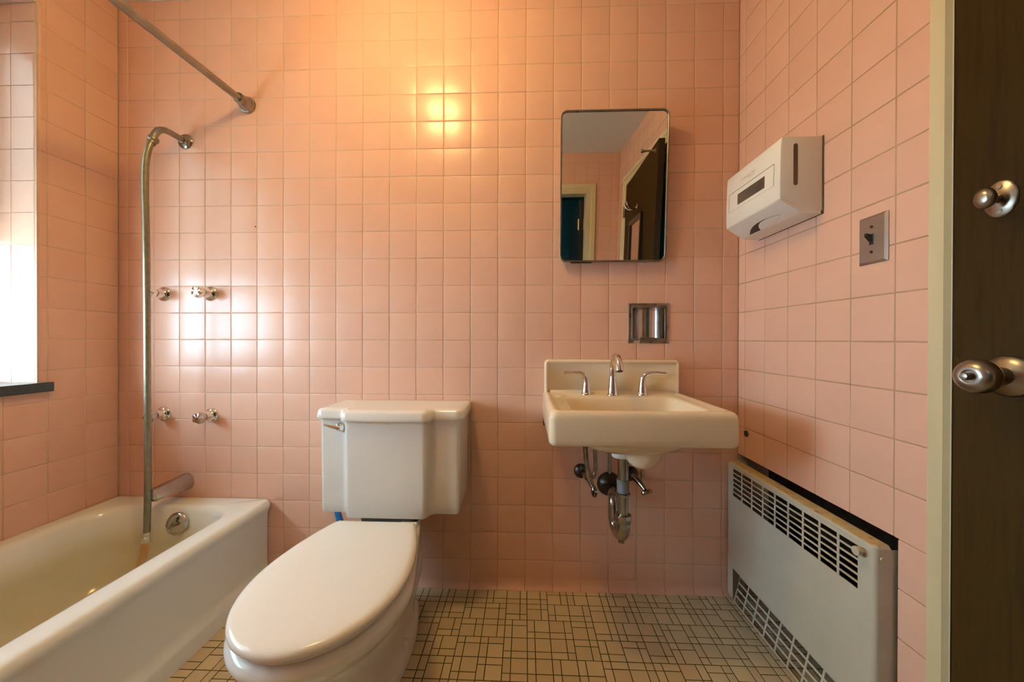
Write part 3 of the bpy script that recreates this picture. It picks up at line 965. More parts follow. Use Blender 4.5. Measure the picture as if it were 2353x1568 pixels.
for (z, yb, ym, yf, hw, wb, d) in (
        (0.0005, -0.125, -0.30, -0.640, 0.116, 0.080, 0.0), (0.030, -0.125, -0.30, -0.640, 0.116, 0.080, 0.0), (0.040, -0.125, -0.30, -0.638, 0.114, 0.078, 0.004), (0.046, -0.13, -0.30, -0.632, 0.106, 0.074, 0.008),
        (0.075, -0.12, -0.31, -0.615, 0.100, 0.080, 0.006), (0.13, -0.10, -0.33, -0.605, 0.102, 0.090, 0.003), (0.18, -0.09, -0.36, -0.620, 0.112, 0.096, 0.0), (0.23, -0.07, -0.40, -0.660, 0.130, 0.100, 0.0),
        (0.27, -0.05, -0.45, -0.705, 0.150, 0.104, 0.0), (0.31, -0.04, -0.50, -0.752, 0.171, 0.108, 0.0), (0.335, -0.035, -0.53, -0.782, 0.183, 0.112, 0.0), (0.352, -0.035, -0.54, -0.797, 0.190, 0.114, 0.0),
        (0.366, -0.035, -0.545, -0.803, 0.193, 0.115, 0.0), (0.376, -0.035, -0.545, -0.802, 0.192, 0.115, 0.0), (0.384, -0.035, -0.545, -0.798, 0.189, 0.113, 0.003), (0.388, -0.038, -0.545, -0.790, 0.184, 0.110, 0.006), (0.3885, -0.05, -0.545, -0.77, 0.16, 0.09, 0.006)):
    pw = 1.8 - 0.7 * max(0.0, min(1.0, (z - 0.15) / 0.15))
    wb = wb - (0.050 * max(0.0, min(1.0, (z - 0.15) / 0.15)))
    ring = lift(inset(egg(yb, ym, yf, hw, wb, pw=pw), d), z)
    if z > 0.34:       # the shelf under the tank sits lower than the rim
        for q in ring:
            t_ = max(0.0, min(1.0, (q.y + 0.345) / 0.06))
            q.z -= (z - 0.34) * 0.55 * t_ * t_ * (3 - 2 * t_)
    rg.append(ring)
mb.rings(rg)
bowl = mb.build('toilet_bowl', MT['toilet'], toil, 60)
# bolt caps on the foot
for sg in (-1, 1):
    mb = MB()
    mb.lathe([(0.013, 0.0), (0.0125, 0.008), (0.008, 0.014), (0, 0.016)], (TX + 0.098 * sg, -0.33, 0.042), (0, 0, 1), 18)
    mb.build('bolt_cap', MT['toilet'], bowl, 60)
mb = MB()
prof_loft(mb, egg(-0.306, -0.56, -0.796, 0.185, 0.126), [(0.012, 0.3885), (0.009, 0.390), (0.009, 0.3995), (0.012, 0.401)])
mb.build('toilet_seat', MT['seat'], toil, 50)
mb = MB()
prof_loft(mb, egg(-0.312, -0.56, -0.799, 0.186, 0.126), [(0.010, 0.4015), (0.0035, 0.4020), (0.0005, 0.4045), (0.0, 0.4085), (0.001, 0.4130), (0.004, 0.4165), (0.009, 0.4190), (0.018, 0.4206), (0.05, 0.4218), (0.09, 0.4225)])
lid = mb.build('toilet_lid', MT['seat'], toil, 60)
for sg in (-1, 1):
    mb = MB()
    mb.tube([(TX + 0.075 * sg, -0.302, 0.3985), (TX + 0.128 * sg, -0.302, 0.3985)], 0.0105, 18)
    mb.build('lid_hinge', MT['seat'], lid, 40, bevel=0.0015)
tank_pts = [(-0.2475, -0.014), (-0.2475, -0.203), (-0.154, -0.203), (-0.137, -0.242), (0.137, -0.242), (0.154, -0.203), (0.2475, -0.203), (0.2475, -0.014)]
to = [(x + TX, y) for x, y in round_poly(tank_pts, [0.012, 0.016, 0.020, 0.018, 0.018, 0.020, 0.016, 0.012], 6)]
mb = MB()
prof_loft(mb, to, [(0.016, 0.3835), (0.007, 0.3855), (0.0035, 0.392), (0.003, 0.42), (0.001, 0.60), (0.0, 0.7165)])
tank = mb.build('tank', MT['toilet'], toil, 40)
mb = MB()
prof_loft(mb, to, [(0.0, 0.7170), (-0.0125, 0.7172), (-0.0142, 0.7195), (-0.0135, 0.726), (-0.0110, 0.741), (-0.0075, 0.7475), (-0.001, 0.7505), (0.012, 0.7515), (0.05, 0.752)])
tl = mb.build('tank_lid', MT['toilet'], tank, 50)
mb = MB()
prof_loft(mb, rrect(TX - 0.095, TX + 0.10, -0.228, -0.09, 0.02, 5), [(0, 0.360), (0, 0.3845)])
mb.build('gasket_gap_shade', MT['black'], tank, 40)  # gasket widened in black to draw the shadow gap under the tank
# flush lever
mb = MB()
lc = Vector((-1.4760, -0.203, 0.6870))
mb.lathe([(0.0, 0.0005), (0.0165, 0.0005), (0.0165, 0.003), (0.014, 0.007), (0.009, 0.0105), (0.007, 0.017), (0, 0.018)], lc, (0, -1, 0), 30)
lev = mb.build('flush_lever', MT['chrome'], tank, 50)
mb = MB()
mb.tube([lc + Vector((0.004, -0.015, -0.001)), lc + Vector((-0.012, -0.018, 0.003)), lc + Vector((-0.046, -0.022, 0.0125))], [0.0062, 0.0058, 0.0030], 16, flat=(0.6, 0.5), up=(0, 1, 0))
mb.build('lever_arm', MT['chrome'], lev, 60)
tag(toil, 'white two-piece toilet with closed lid standing between bathtub and sink', 'toilet')
# blue supply hose behind the toilet
e = empty('supply_hose', (-1.53, -0.06, 0.15))
mb = MB()
mb.tube([(-1.538, -0.105, 0.388), (-1.5405, -0.105, 0.36), (-1.534, -0.105, 0.32), (-1.515, -0.095, 0.26), (-1.50, -0.07, 0.19), (-1.50, -0.055, 0.165)], 0.0115, 18, smooth=3)
mb.build('hose_sleeve', MT['blue_hose'], e, 60)
mb = MB()
mb.tube([(-1.50, -0.0005, 0.15), (-1.50, -0.055, 0.15)], 0.007, 14)
mb.lathe([(0, .0005), (0.022, .0005), (0.020, .004), (0.008, .006)], (-1.50, 0, 0.15), (0, -1, 0), 20)
mb.tube([(-1.50, -0.055, 0.142), (-1.50, -0.055, 0.172)], 0.0125, 14)
mb.build('angle_valve', MT['chrome'], e, 45)
tag(e, 'blue water supply hose under the left end of the toilet tank', 'hose')

# ------------------------------------------------------------------ sink
SX0, SX1, SY = -0.7640, -0.2310, -0.420
sink = empty('wall_sink', (-0.4975, -0.05, 0.70))
mb = MB()
def sr(dx0, dx1, dy0, dy1, r, z): return lift(rrect(SX0 + dx0, SX1 - dx1, SY + dy0, -0.0008 - dy1, r, 7), z)
rg = [sr(.05, .05, .05, .02, .02, .6885), sr(.016, .016, .016, .001, .02, .6885), sr(.006, .006, .006, 0, .020, .6915), sr(.001, .001, .001, 0, .022, .699), sr(0, 0, 0, 0, .022, .712), sr(.0005, .0005, .001, 0, .022, .770),
      sr(.003, .003, .003, 0, .022, .781), sr(.009, .009, .009, 0, .020, .7885), sr(.017, .017, .017, 0.001, .020, .7915), sr(.024, .024, .024, .002, .018, .7905), sr(.034, .034, .030, .004, .018, .7855), sr(.042, .042, .036, .006, .018, .7845)]
def br(x0, x1, y0, y1, r, z): return lift(rrect(x0, x1, y0, y1, r, 7), z)
rg += [br(-.694, -.284, -.372, -.104, .030, .7845), br(-.688, -.290, -.3665, -.109, .032, .7815), br(-.684, -.294, -.3625, -.112, .034, .774), br(-.678, -.302, -.355, -.118, .038, .748),
       br(-.662, -.322, -.340, -.128, .045, .700), br(-.640, -.350, -.322, -.145, .050, .668), br(-.60, -.39, -.29, -.17, .045, .652), br(-.53, -.46, -.25, -.20, .02, .646)]
mb.rings(rg, True, True)
# backsplash with rolled edge
bo = round_poly([(-0.757, 0.770), (-0.2375, 0.770), (-0.2375, 0.9165), (-0.757, 0.9165)], [0.001, 0.001, 0.018, 0.018], 7)
prb = [(0.0, -0.0008), (0.0, -0.026), (0.0015, -0.032), (0.006, -0.0375), (0.010, -0.038), (0.0140, -0.035), (0.0172, -0.0320)]
rg = []
for d, y in prb:
    rg.append([Vector((a, y, b)) for a, b in inset(bo, d)])
mb.rings(rg, True, True)
# fillet where deck meets backsplash
mb.add([(-0.735, -0.030, 0.800), (-0.26, -0.030, 0.800), (-0.735, -0.040, 0.789), (-0.26, -0.040, 0.789), (-0.735, -0.052, 0.7843), (-0.26, -0.052, 0.7843)], [(0, 2, 3, 1), (2, 4, 5, 3)])
basin = mb.build('basin', MT['sink'], sink, 55)
# belly and overflow bulge below
mb = MB()
n = 40
rg = []
for k in range(13):
    t = k / 12 * PI / 2
    z = 0.694 - 0.066 * math.sin(t)
    f = math.cos(t) ** 0.8
    rg.append([Vector((-0.488 + 0.195 * max(f, 0.001) * math.copysign(abs(math.cos(a)) ** 0.85, math.cos(a)), -0.225 + 0.15 * max(f, 0.001) * math.copysign(abs(math.sin(a)) ** 0.85, math.sin(a)), z)) for a in [2 * PI * i / n for i in range(n)]])
mb.rings(rg, True, True)
mb.build('bowl_underside', MT['sink'], basin, 70)
mb = MB()
rg = []
for k in range(11):
    t = k / 10 * PI / 2
    z = 0.64 - 0.060 * math.sin(t)
    f = max(0.001, math.cos(t) ** 0.75)
    rg.append([Vector((-0.452 + 0.058 * f * math.cos(a), -0.262 + 0.055 * f * math.sin(a), z)) for a in [2 * PI * i / n for i in range(n)]])
rg.insert(0, [Vector((-0.452 + 0.085 * math.cos(a), -0.250 + 0.085 * math.sin(a), 0.672)) for a in [2 * PI * i / n for i in range(n)]])
mb.rings(rg, True, True)
mb.build('overflow_bulge', MT['sink'], basin, 70)
mb = MB()
mb.lathe([(0.034, 0.03), (0.034, 0.0), (0.031, -0.004), (0.0, -0.005)], (-0.505, -0.205, 0.602), (0, 0, 1), 30)
mb.build('drain_collar', MT['toilet'], sink, 45)
# wall hanger bracket at left
mb = MB()
mb.box((-0.760, -0.0006, 0.655), (-0.738, -0.018, 0.692))
mb.build('wall_bracket', MT['dark_metal'], sink, 0, bevel=0.002)
tag(sink, 'cream-coloured wall-hung sink with raised backsplash below the mirror cabinet', 'sink')

# faucet
fa = empty('faucet', (-0.4985, -0.062, 0.7848))
mb = MB()
fx, fy, fz = -0.5015, -0.064, 0.7848
mb.lathe([(0.0, 0.0), (0.0225, 0.0), (0.0225, 0.002), (0.0205, 0.005), (0.0175, 0.012)], (fx, fy, fz), (0, 0, 1), 32)
mb.tube([(fx, fy, fz + 0.004), (fx, fy, fz + 0.02), (fx, fy, fz + 0.05), (fx, fy, fz + 0.085), (fx, fy - 0.004, fz + 0.118), (fx, fy - 0.020, fz + 0.141), (fx, fy - 0.046, fz + 0.151), (fx, fy - 0.074, fz + 0.142), (fx, fy - 0.092, fz + 0.122), (fx, fy - 0.102, fz + 0.098)],
        [0.0200, 0.0172, 0.0138, 0.0115, 0.0108, 0.0112, 0.0122, 0.0135, 0.0140, 0.0142], 26, smooth=3)
sp = mb.build('spout', MT['chrome'], fa, 55)
mb = MB()
mb.lathe([(0.0105, 0.0), (0.0105, 0.0012), (0.0, 0.0014)], Vector((fx, fy - 0.102, fz + 0.098)), Vector((0, -0.3, -0.95)), 20)
mb.build('aerator', MT['black'], sp, 45)
for (x, sg) in ((-0.5992, -1), (-0.3885, 1)):
    mb = MB()
    mb.lathe([(0.0, 0.0), (0.0205, 0.0), (0.0205, 0.003), (0.0185, 0.0075), (0.0170, 0.009), (0.0165, 0.012), (0.0, 0.012)], (x, fy + 0.004, fz), (0, 0, 1), 30)
    hb = mb.build('handle', MT['chrome'], fa, 50)
    mb = MB()
    y = fy + 0.004
    mb.tube([(x, y, fz + 0.010), (x, y, fz + 0.022), (x, y, fz + 0.048), (x + sg * 0.003, y, fz + 0.066), (x + sg * 0.012, y - 0.001, fz + 0.078), (x + sg * 0.032, y - 0.003, fz + 0.0835), (x + sg * 0.058, y - 0.006, fz + 0.0835), (x + sg * 0.084, y - 0.009, fz + 0.083)],
            [0.0172, 0.0156, 0.0116, 0.0104, 0.0094, 0.0080, 0.0080, 0.0070], 22, smooth=3, flat=(1.0, 0.35 if False else 0.95))
    mb.build('lever', MT['chrome'], hb, 60)
tag(fa, 'three-piece chrome faucet with arched spout and two lever handles on the sink', 'faucet')

# drain trap
tr = empty('drain_trap', (-0.499, -0.2, 0.31))
tx, ty = -0.499, -0.205
mb = MB()
mb.tube([(tx, ty, 0.60), (tx, ty, 0.505)], 0.0180, 26)
mb.build('tailpiece', MT['trap'], tr, 60)
mb = MB()
mb.lathe([(0.0165, 0.0), (0.0200, 0.0), (0.0210, 0.042), (0.0165, 0.042)], (tx, ty, 0.478), (0, 0, 1), 26)
mb.build('sleeve', MT['grey_plastic'], tr, 40)
mb = MB()
mb.tube([(tx, ty, 0.474), (tx, ty, 0.39)], 0.0180, 26)
mb.lathe([(0.0175, 0.0), (0.0230, 0.0), (0.0245, 0.003), (0.0245, 0.009), (0.0175, 0.012)], (tx, ty, 0.466), (0, 0, 1), 26)
mb.build('inlet_pipe', MT['trap'], tr, 40)
mb = MB()
nz_ = 8
mb.lathe([(0.016, -0.013), (0.0275, -0.013), (0.0290, -0.009), (0.0290, 0.009), (0.0275, 0.013), (0.016, 0.013)], (tx, ty, 0.390), (0, 0, 1), nz_)
mb.build('slip_nut', MT['trap'], tr, 30, bevel=0.0015)
mb = MB()
mb.tube([(tx, ty, 0.392), (tx, ty, 0.355), (tx - 0.001, ty + 0.006, 0.332), (tx - 0.004, ty + 0.024, 0.3215), (tx - 0.008, ty + 0.046, 0.3215), (tx - 0.012, ty + 0.066, 0.334), (tx - 0.014, ty + 0.074, 0.358), (tx - 0.014, ty + 0.075, 0.395), (tx - 0.013, ty + 0.082, 0.414), (tx - 0.010, ty + 0.105, 0.424), (tx - 0.002, ty + 0.150, 0.4235), (tx + 0.0, -0.002, 0.4225)],
        [0.0225, 0.0238, 0.0232, 0.0215, 0.0195, 0.0185, 0.0180, 0.0175, 0.0175, 0.017, 0.0165, 0.0165], 26, smooth=3)
ub = mb.build('trap_bend', MT['trap'], tr, 60)
mb = MB()
mb.lathe([(0.0095, 0.004), (0.0105, 0.0), (0.0105, -0.006), (0.0, -0.007)], (tx - 0.002, ty + 0.014, 0.305), (0, 0, 1), 16)
mb.build('cleanout_plug', MT['aged'], ub, 40)
mb = MB()
mb.lathe([(0.0, 0.0005), (0.047, 0.0005), (0.047, 0.004), (0.043, 0.014), (0.034, 0.024), (0.022, 0.031), (0.016, 0.033)], (tx, 0, 0.4235), (0, -1, 0), 36)
mb.build('wall_escutcheon', MT['dark_metal'], tr, 60)
tag(tr, 'chrome P-trap drain pipe with dark wall cover under the sink', 'drain pipe')

# stop valves with supply tubes
def stop_valve(x, z, side, label):
    e = empty('stop_valve', (x, -0.001, z))
    mb = MB()
    mb.lathe([(0.0, 0.0005), (0.029, 0.0005), (0.029, 0.004), (0.025, 0.012), (0.014, 0.018), (0.010, 0.019)], (x, 0, z), (0, -1, 0), 28)
    mb.build('valve_escutcheon', MT['dark_metal'], e, 60)
    mb = MB()
    if side < 0:
        tipx = x + 0.012
        mb.tube([(x, -0.002, z), (x + 0.004, -0.06, z + 0.004), (tipx, -0.085, z + 0.004)], [0.009, 0.010, 0.012], 16)
        mb.tube([(tipx, -0.085, z + 0.012), (tipx + 0.010, -0.10, z - 0.012), (tipx + 0.016, -0.112, z - 0.026)], [0.012, 0.010, 0.007], 16)
    else:
        tipx = x + 0.014
        mb.tube([(x, -0.002, z), (x + 0.006, -0.05, z - 0.001), (tipx + 0.008, -0.075, z - 0.018), (tipx + 0.014, -0.09, z - 0.028)], [0.009, 0.012, 0.010, 0.007], 16)
    mb.build('valve_body', MT['aged'], e, 50)
    mb = MB()
    if side < 0:
        mb.lathe([(0.0, -0.006), (0.019, -0.005), (0.0215, 0.0), (0.019, 0.005), (0.0, 0.007)], (tipx + 0.0175, -0.115, z - 0.034), (0.45, -0.85, -0.25), 22, sq=((0, 0, 1), 0.6))
    else:
        mb.lathe([(0.0, -0.006), (0.019, -0.005), (0.0215, 0.0), (0.019, 0.005), (0.0, 0.007)], (tipx + 0.018, -0.096, z - 0.034), (0.35, -0.6, -0.70), 22, sq=((1, 0, 0.35), 0.6))
    mb.build('oval_handle', MT['aged'], e, 50)
    mb = MB()
    if side < 0:
        mb.tube([(x - 0.001, -0.088, 0.705), (x + 0.001, -0.088, 0.62), (x + 0.003, -0.088, 0.56), (x + 0.010, -0.088, 0.505), (tipx + 0.006, -0.088, z + 0.010)], [0.0092, 0.0092, 0.009, 0.008, 0.0115], 16, smooth=3)
        mb.build('supply_tube', MT['aged'], e, 60)
        mb = MB()
        mb.tube([(x + 0.035, -0.06, 0.705), (x + 0.040, -0.06, 0.60), (x + 0.046, -0.06, 0.52), (x + 0.044, -0.062, 0.485), (x + 0.030, -0.066, 0.470), (x + 0.010, -0.07, 0.474)], 0.0075, 16, smooth=3)
        mb.build('supply_tube', MT['aged'], e, 60)
    else:
        mb.tube([(x + 0.028, -0.07, 0.705), (x + 0.028, -0.07, 0.56), (x + 0.026, -0.066, z + 0.004)], 0.0075, 16, smooth=2)
        mb.build('supply_tube', MT['aged'], e, 60)
    tag(e, label, 'valve')
stop_valve(-0.6085, 0.4735, -1, 'tarnished water stop valve with two curved tubes, left of the sink drain')
stop_valve(-0.4150, 0.4655, 1, 'tarnished water stop valve behind and right of the sink drain pipe')
mb = MB()
mb.tube([(-0.4985, -0.012, 0.70), (-0.4985, -0.012, 0.55), (-0.4985, -0.010, 0.468)], 0.0055, 12)
tag(mb.build('vent_tube', MT['brass_hose'], None, 60), 'thin brass-coloured tube rising behind the drain pipe at the wall', 'pipe')

# ------------------------------------------------------------------ mirror cabinet
TILT = 3.9
def cy(z): return -0.030 - (z - 1.2965) * math.tan(R(TILT))
CX0, CX1, CZ0, CZ1 = -0.6985, -0.2915, 1.2965, 1.8615
co = rrect(CX0, CX1, CZ0, CZ1, 0.026, 8)
cab = empty('mirror_cabinet', ((CX0 + CX1) / 2, -0.002, CZ0))
mb = MB()
bodyp = inset(co, 0.004)
mb.rings([[Vector((a, -0.0006, b)) for a, b in bodyp], [Vector((a, cy(b) + 0.0115, b)) for a, b in bodyp]])
mb.build('cabinet_box', MT['steel'], cab, 40)
mb = MB()
rg = []
for d, y in ((0.003, 0.0112), (0.0, 0.0105), (0.0, 0.001), (0.001, 0.0), (0.0048, 0.0), (0.0058, 0.001), (0.0058, 0.0062)):
    rg.append([Vector((a, cy(b) + y, b)) for a, b in inset(co, d)])
mb.rings(rg, True, False)
df = mb.build('door_frame', MT['steel'], cab, 40)
mb = MB()
mb.rings([[Vector((a, cy(b) + 0.0064, b)) for a, b in inset(co, 0.0054)], [Vector((a, cy(b) + 0.0052, b)) for a, b in inset(co, 0.0054)]])
mb.build('mirror_glass', MT['mirror'], cab, 20)
mb = MB()
mb.box((-0.655, cy(1.2965) + 0.004, 1.2925), (-0.575, cy(1.2965) + 0.012, 1.2966))
mb.build('door_pull', MT['dark_metal'], cab, 0)
tag(cab, 'rounded metal-framed medicine cabinet with mirror door above the sink', 'mirror cabinet')

# ------------------------------------------------------------------ recessed soap holder
hx0, hx1, hz0, hz1 = -0.4266, -0.2669, 0.9790, 1.1383
ho = rrect(hx0, hx1, hz0, hz1, 0.0025, 6)
hin = rrect(hx0 + 0.0170, hx1 - 0.0175, hz0 + 0.0180, hz1 - 0.0165, 0.009, 6)
e = empty('recessed_soap_holder', ((hx0 + hx1) / 2, -0.001, hz0))
mb = MB()
rg = [[Vector((a, 0.0005, b)) for a, b in ho], [Vector((a, -0.0025, b)) for a, b in inset(ho, 0.0004)], [Vector((a, -0.0045, b)) for a, b in inset(ho, 0.003)],
      [Vector((a, -0.0042, b)) for a, b in inset(hin, -0.002)], [Vector((a, -0.0025, b)) for a, b in hin], [Vector((a, 0.004, b)) for a, b in inset(hin, 0.0008)]]
mb.rings(rg, False, False)
mb.build('face_frame', MT['steel'], e, 40)
mb = MB()
cxh = (hx0 + hx1) / 2; rh = (hx1 - hx0) / 2 - 0.0165
za, zb = hz0 + 0.0165, hz1 - 0.015
arc = [(cxh + rh * math.cos(PI * k / 36), 0.0035 + 0.058 * math.sin(PI * k / 36)) for k in range(37)]
n = len(arc)
vs = [(a, b, za) for a, b in arc] + [(a, b, zb) for a, b in arc] + [(cxh, 0.004, za), (cxh, 0.004, zb)]
fs = [(k, k + 1, n + k + 1, n + k) for k in range(n - 1)] + [(k, k + 1, 2 * n) for k in range(n - 1)] + [(n + k, n + k + 1, 2 * n + 1) for k in range(n - 1)]
mb.add(vs, fs)
mb.build('curved_recess', MT['satin'], e, 50)
mb = MB()
q = round_poly([(hx0 + 0.019, hz0 + 0.012), (hx1 - 0.019, hz0 + 0.012), (hx1 - 0.019, hz0 + 0.020), (cxh - 0.008, hz0 + 0.0245), (hx0 + 0.048, hz0 + 0.024), (hx0 + 0.042, hz0 + 0.014)], 0.002, 4)
mb.rings([[Vector((a, -0.0032, b)) for a, b in q], [Vector((a, -0.0062, b)) for a, b in q]])
mb.build('front_lip', MT['steel'], e, 40)
tag(e, 'square recessed metal soap holder with curved chrome niche above the sink', 'soap holder')
mb = MB()
q = [(-0.4055, 0.9805), (-0.3840, 0.9800), (-0.3790, 0.9925), (-0.3830, 0.9940), (-0.3850, 0.9915), (-0.4060, 0.9915)]
mb.rings([[Vector((a, -0.0047, b)) for a, b in q], [Vector((a, -0.0066, b)) for a, b in inset(q, 0.0006)]])
tag(mb.build('foil_scrap', MT['foil'], None, 20), 'small silvery textured scrap on lower left edge of the recessed soap holder', 'scrap')

# ------------------------------------------------------------------ paper towel dispenser
e = empty('towel_dispenser', (-0.0005, -0.262, 1.352))
yn, yf_ = -0.397, -0.126
pf = [(-0.0008, 1.566), (-0.100, 1.5655), (-0.112, 1.5630), (-0.1155, 1.5570), (-0.1175, 1.530), (-0.1195, 1.440), (-0.1195, 1.3945), (-0.1170, 1.3905), (-0.110, 1.3880), (-0.090, 1.3800), (-0.072, 1.3690), (-0.060, 1.3600), (-0.050, 1.3570), (-0.0008, 1.3570)]
mb = MB()
def pring(y, d): return [Vector((a, y, b)) for a, b in inset(pf, d)]
mb.rings([pring(yn + 0.0, 0.005), pring(yn + 0.0015, 0.0015), pring(yn + 0.005, 0.0), pring(yf_ - 0.005, 0.0), pring(yf_ - 0.0015, 0.0015), pring(yf_, 0.005)])
cover = mb.build('cover', MT['white_plastic'], e, 30)
mb = MB()
mb.box((-0.0005, yn - 0.0015, 1.3470), (-0.0028, yf_ + 0.0015, 1.5662))
mb.build('back_plate', MT['dark_plastic'], e, 0, bevel=0.001)  # plate coloured dark to draw the shaded gap at the wall
# lower lip
mb = MB()
mb.rings([[Vector((a, y, b)) for a, b in ((-0.006, 1.3600), (-0.050, 1.3600), (-0.072, 1.3700), (-0.095, 1.3825), (-0.1150, 1.3910), (-0.1170, 1.3880), (-0.090, 1.3705), (-0.062, 1.3525), (-0.057, 1.3508), (-0.006, 1.3475))] for y in (yn + 0.0015, yf_ - 0.0015)])
mb.build('lower_tray', MT['white_plastic'], e, 30)
# side sight slot (near side faces the room door)
def stad(cx, z0, z1, r, n=8):
    pts = []
    for k in range(n + 1):
        a = PI * k / n
        pts.append((cx + r * math.cos(a), z1 - r + r * math.sin(a)))
    for k in range(n + 1):
        a = PI + PI * k / n
        pts.append((cx + r * math.cos(a), z0 + r + r * math.sin(a)))
    return pts
mb = MB()
st_ = stad(-0.0768, 1.4275, 1.5445, 0.0056)
mb.rings([[Vector((a, yn + 0.002, b)) for a, b in st_], [Vector((a, yn - 0.0006, b)) for a, b in st_], [Vector((a, yn - 0.0002, b)) for a, b in inset(st_, 0.0012)]])
mb.build('side_slot', MT['dark_plastic'], cover, 40)
# front window, recessed panel outline
def fx_at(z): return -0.1175 - 0.002 * (1.530 - z) / 0.09 if z > 1.44 else -0.1195
mb = MB()
pan = [(-0.147, 1.4995), (-0.372, 1.4995), (-0.372, 1.4365), (-0.147, 1.4365)]
for k, (a, b) in enumerate(zip(pan, pan[1:] + pan[:1])):
    wd_ = 0.0016 if k in (0, 1, 3) else 0.0006
    y0, y1 = sorted((a[0], b[0])); z0, z1 = sorted((a[1], b[1]))
    if y1 - y0 < 1e-6: y0 -= wd_ / 2; y1 += wd_ / 2
    if z1 - z0 < 1e-6: z0 -= wd_ / 2; z1 += wd_ / 2
    mb.add([(fx_at(z0) - 0.0003, y0, z0), (fx_at(z0) - 0.0003, y1, z0), (fx_at(z1) - 0.0003, y1, z1), (fx_at(z1) - 0.0003, y0, z1)], [(0, 1, 2, 3)])
mb.build('panel_seam', MT['dark_plastic'], cover, 0)
mb = MB()
mb.add([(-0.1195 - 0.0004, -0.197, 1.448), (-0.1195 - 0.0004, -0.332, 1.448), (fx_at(1.4835) - 0.0006, -0.332, 1.4835), (fx_at(1.4835) - 0.0006, -0.197, 1.4835),
        (-0.1150, -0.197, 1.448), (-0.1150, -0.332, 1.448), (-0.1150, -0.332, 1.4835), (-0.1150, -0.197, 1.4835)],
       [(0, 1, 2, 3), (4, 5, 1, 0), (5, 6, 2, 1), (6, 7, 3, 2), (7, 4, 0, 3)])
mb.build('sight_window', MT['dark_plastic'], cover, 0)
# dark pull opening in the underside
mb = MB()
def under(y, t):
    # t 0..1 from the front edge towards the wall on the sloping underside
    return Vector((-0.1170 + 0.055 * t - 0.0006, y, 1.3880 - 0.0355 * t - 0.0008))
lo = [(-0.170, 0.96), (-0.178, 0.93), (-0.190, 0.80), (-0.205, 0.68), (-0.225, 0.58), (-0.250, 0.52), (-0.285, 0.50), (-0.320, 0.56), (-0.345, 0.66), (-0.330, 0.78), (-0.300, 0.90), (-0.270, 0.96), (-0.230, 0.965)]
mb.add([under(a, b) for a, b in lo], [tuple(range(len(lo)))])
mb.build('paper_opening', MT['black'], cover, 0)
mb = MB()
fl_ = [(-0.232, 0.955, 0.0), (-0.236, 0.80, 0.0), (-0.246, 0.66, 0.0), (-0.262, 0.555, 0.0), (-0.290, 0.52, 0.0), (-0.320, 0.565, 0.0), (-0.344, 0.665, 0.0), (-0.329, 0.775, 0.0), (-0.299, 0.895, 0.0), (-0.270, 0.952, 0.0)]
mb.add([under(a, b) + Vector((0, 0, -0.0005)) for a, b, _ in fl_], [tuple(range(len(fl_)))])
mb.build('inner_flap', MT['white_plastic'], cover, 0)
# printed logo
def text_mesh(body, size):
    cu_ = bpy.data.curves.new('lettering', 'FONT')
    cu_.body = body; cu_.size = size; cu_.resolution_u = 2
    ob = bpy.data.objects.new('lettering', cu_)
    COL.objects.link(ob)
    dg = bpy.context.evaluated_depsgraph_get()
    me = bpy.data.meshes.new_from_object(ob.evaluated_get(dg))
    bpy.data.objects.remove(ob)
    return me
try:
    MT['print'] = simple('grey_print', (0.30, 0.25, 0.12), 0.5)
    me = text_mesh('Kimberly-Clark', 0.0105)
    mb = MB()
    def lp(u_, v_, k_=0.0):
        z = 1.5205 + v_
        return Vector((fx_at(z) - 0.0004, -0.2230 - u_, z))
    mb.add([lp(q.co.x, q.co.y) for q in me.vertices], [tuple(p_.vertices) for p_ in me.polygons])
    me = text_mesh('PROFESSIONAL', 0.0048)
    mb.add([lp(q.co.x + 0.028, q.co.y - 0.0062) for q in me.vertices], [tuple(p_.vertices) for p_ in me.polygons])
    cc = [(-0.0075 + 0.0042 * math.cos(2 * PI * k / 20), 0.0035 + 0.0042 * math.sin(2 * PI * k / 20)) for k in range(20)]
    ci = [(-0.0075 + 0.0032 * math.cos(2 * PI * k / 20), 0.0035 + 0.0032 * math.sin(2 * PI * k / 20)) for k in range(20)]
    mb.add([lp(*q) for q in cc] + [lp(*q) for q in ci], [(k, (k + 1) % 20, 20 + (k + 1) % 20, 20 + k) for k in range(20)])
    mb.build('printed_logo', MT['print'], cover, 0)
except Exception as ex:
    print('logo', ex)
tag(e, 'white plastic paper towel dispenser mounted on the right wall', 'towel dispenser')

# ------------------------------------------------------------------ light switch
e = empty('light_switch', (-0.0005, -0.5428, 1.177))
mb = MB()
sp_ = [(-0.5073, 1.1770), (-0.5783, 1.1770), (-0.5783, 1.2920), (-0.5073, 1.2920)]
so_ = round_poly(sp_, 0.0015, 3)
mb.rings([[Vector((x_, a, b)) for a, b in so_] for so_, x_ in ((so_, -0.0006), (so_, -0.0022), (round_poly([(-0.5125, 1.1822), (-0.5731, 1.1822), (-0.5731, 1.2868), (-0.5125, 1.2868)], 0.0015, 3), -0.0064))])
pl_ = mb.build('switch_plate', MT['bronze'], e, 25)
for z in (1.2645, 1.2045):
    mb = MB(); mb.lathe([(0.0034, 0.0066), (0.0034, 0.0074), (0.0, 0.0072)], (0, -0.5428, z), (-1, 0, 0), 16)
    mb.build('screw', MT['black'], pl_, 40)
mb = MB()
mb.box((-0.0064, -0.5378, 1.2215), (-0.0078, -0.5478, 1.2475))
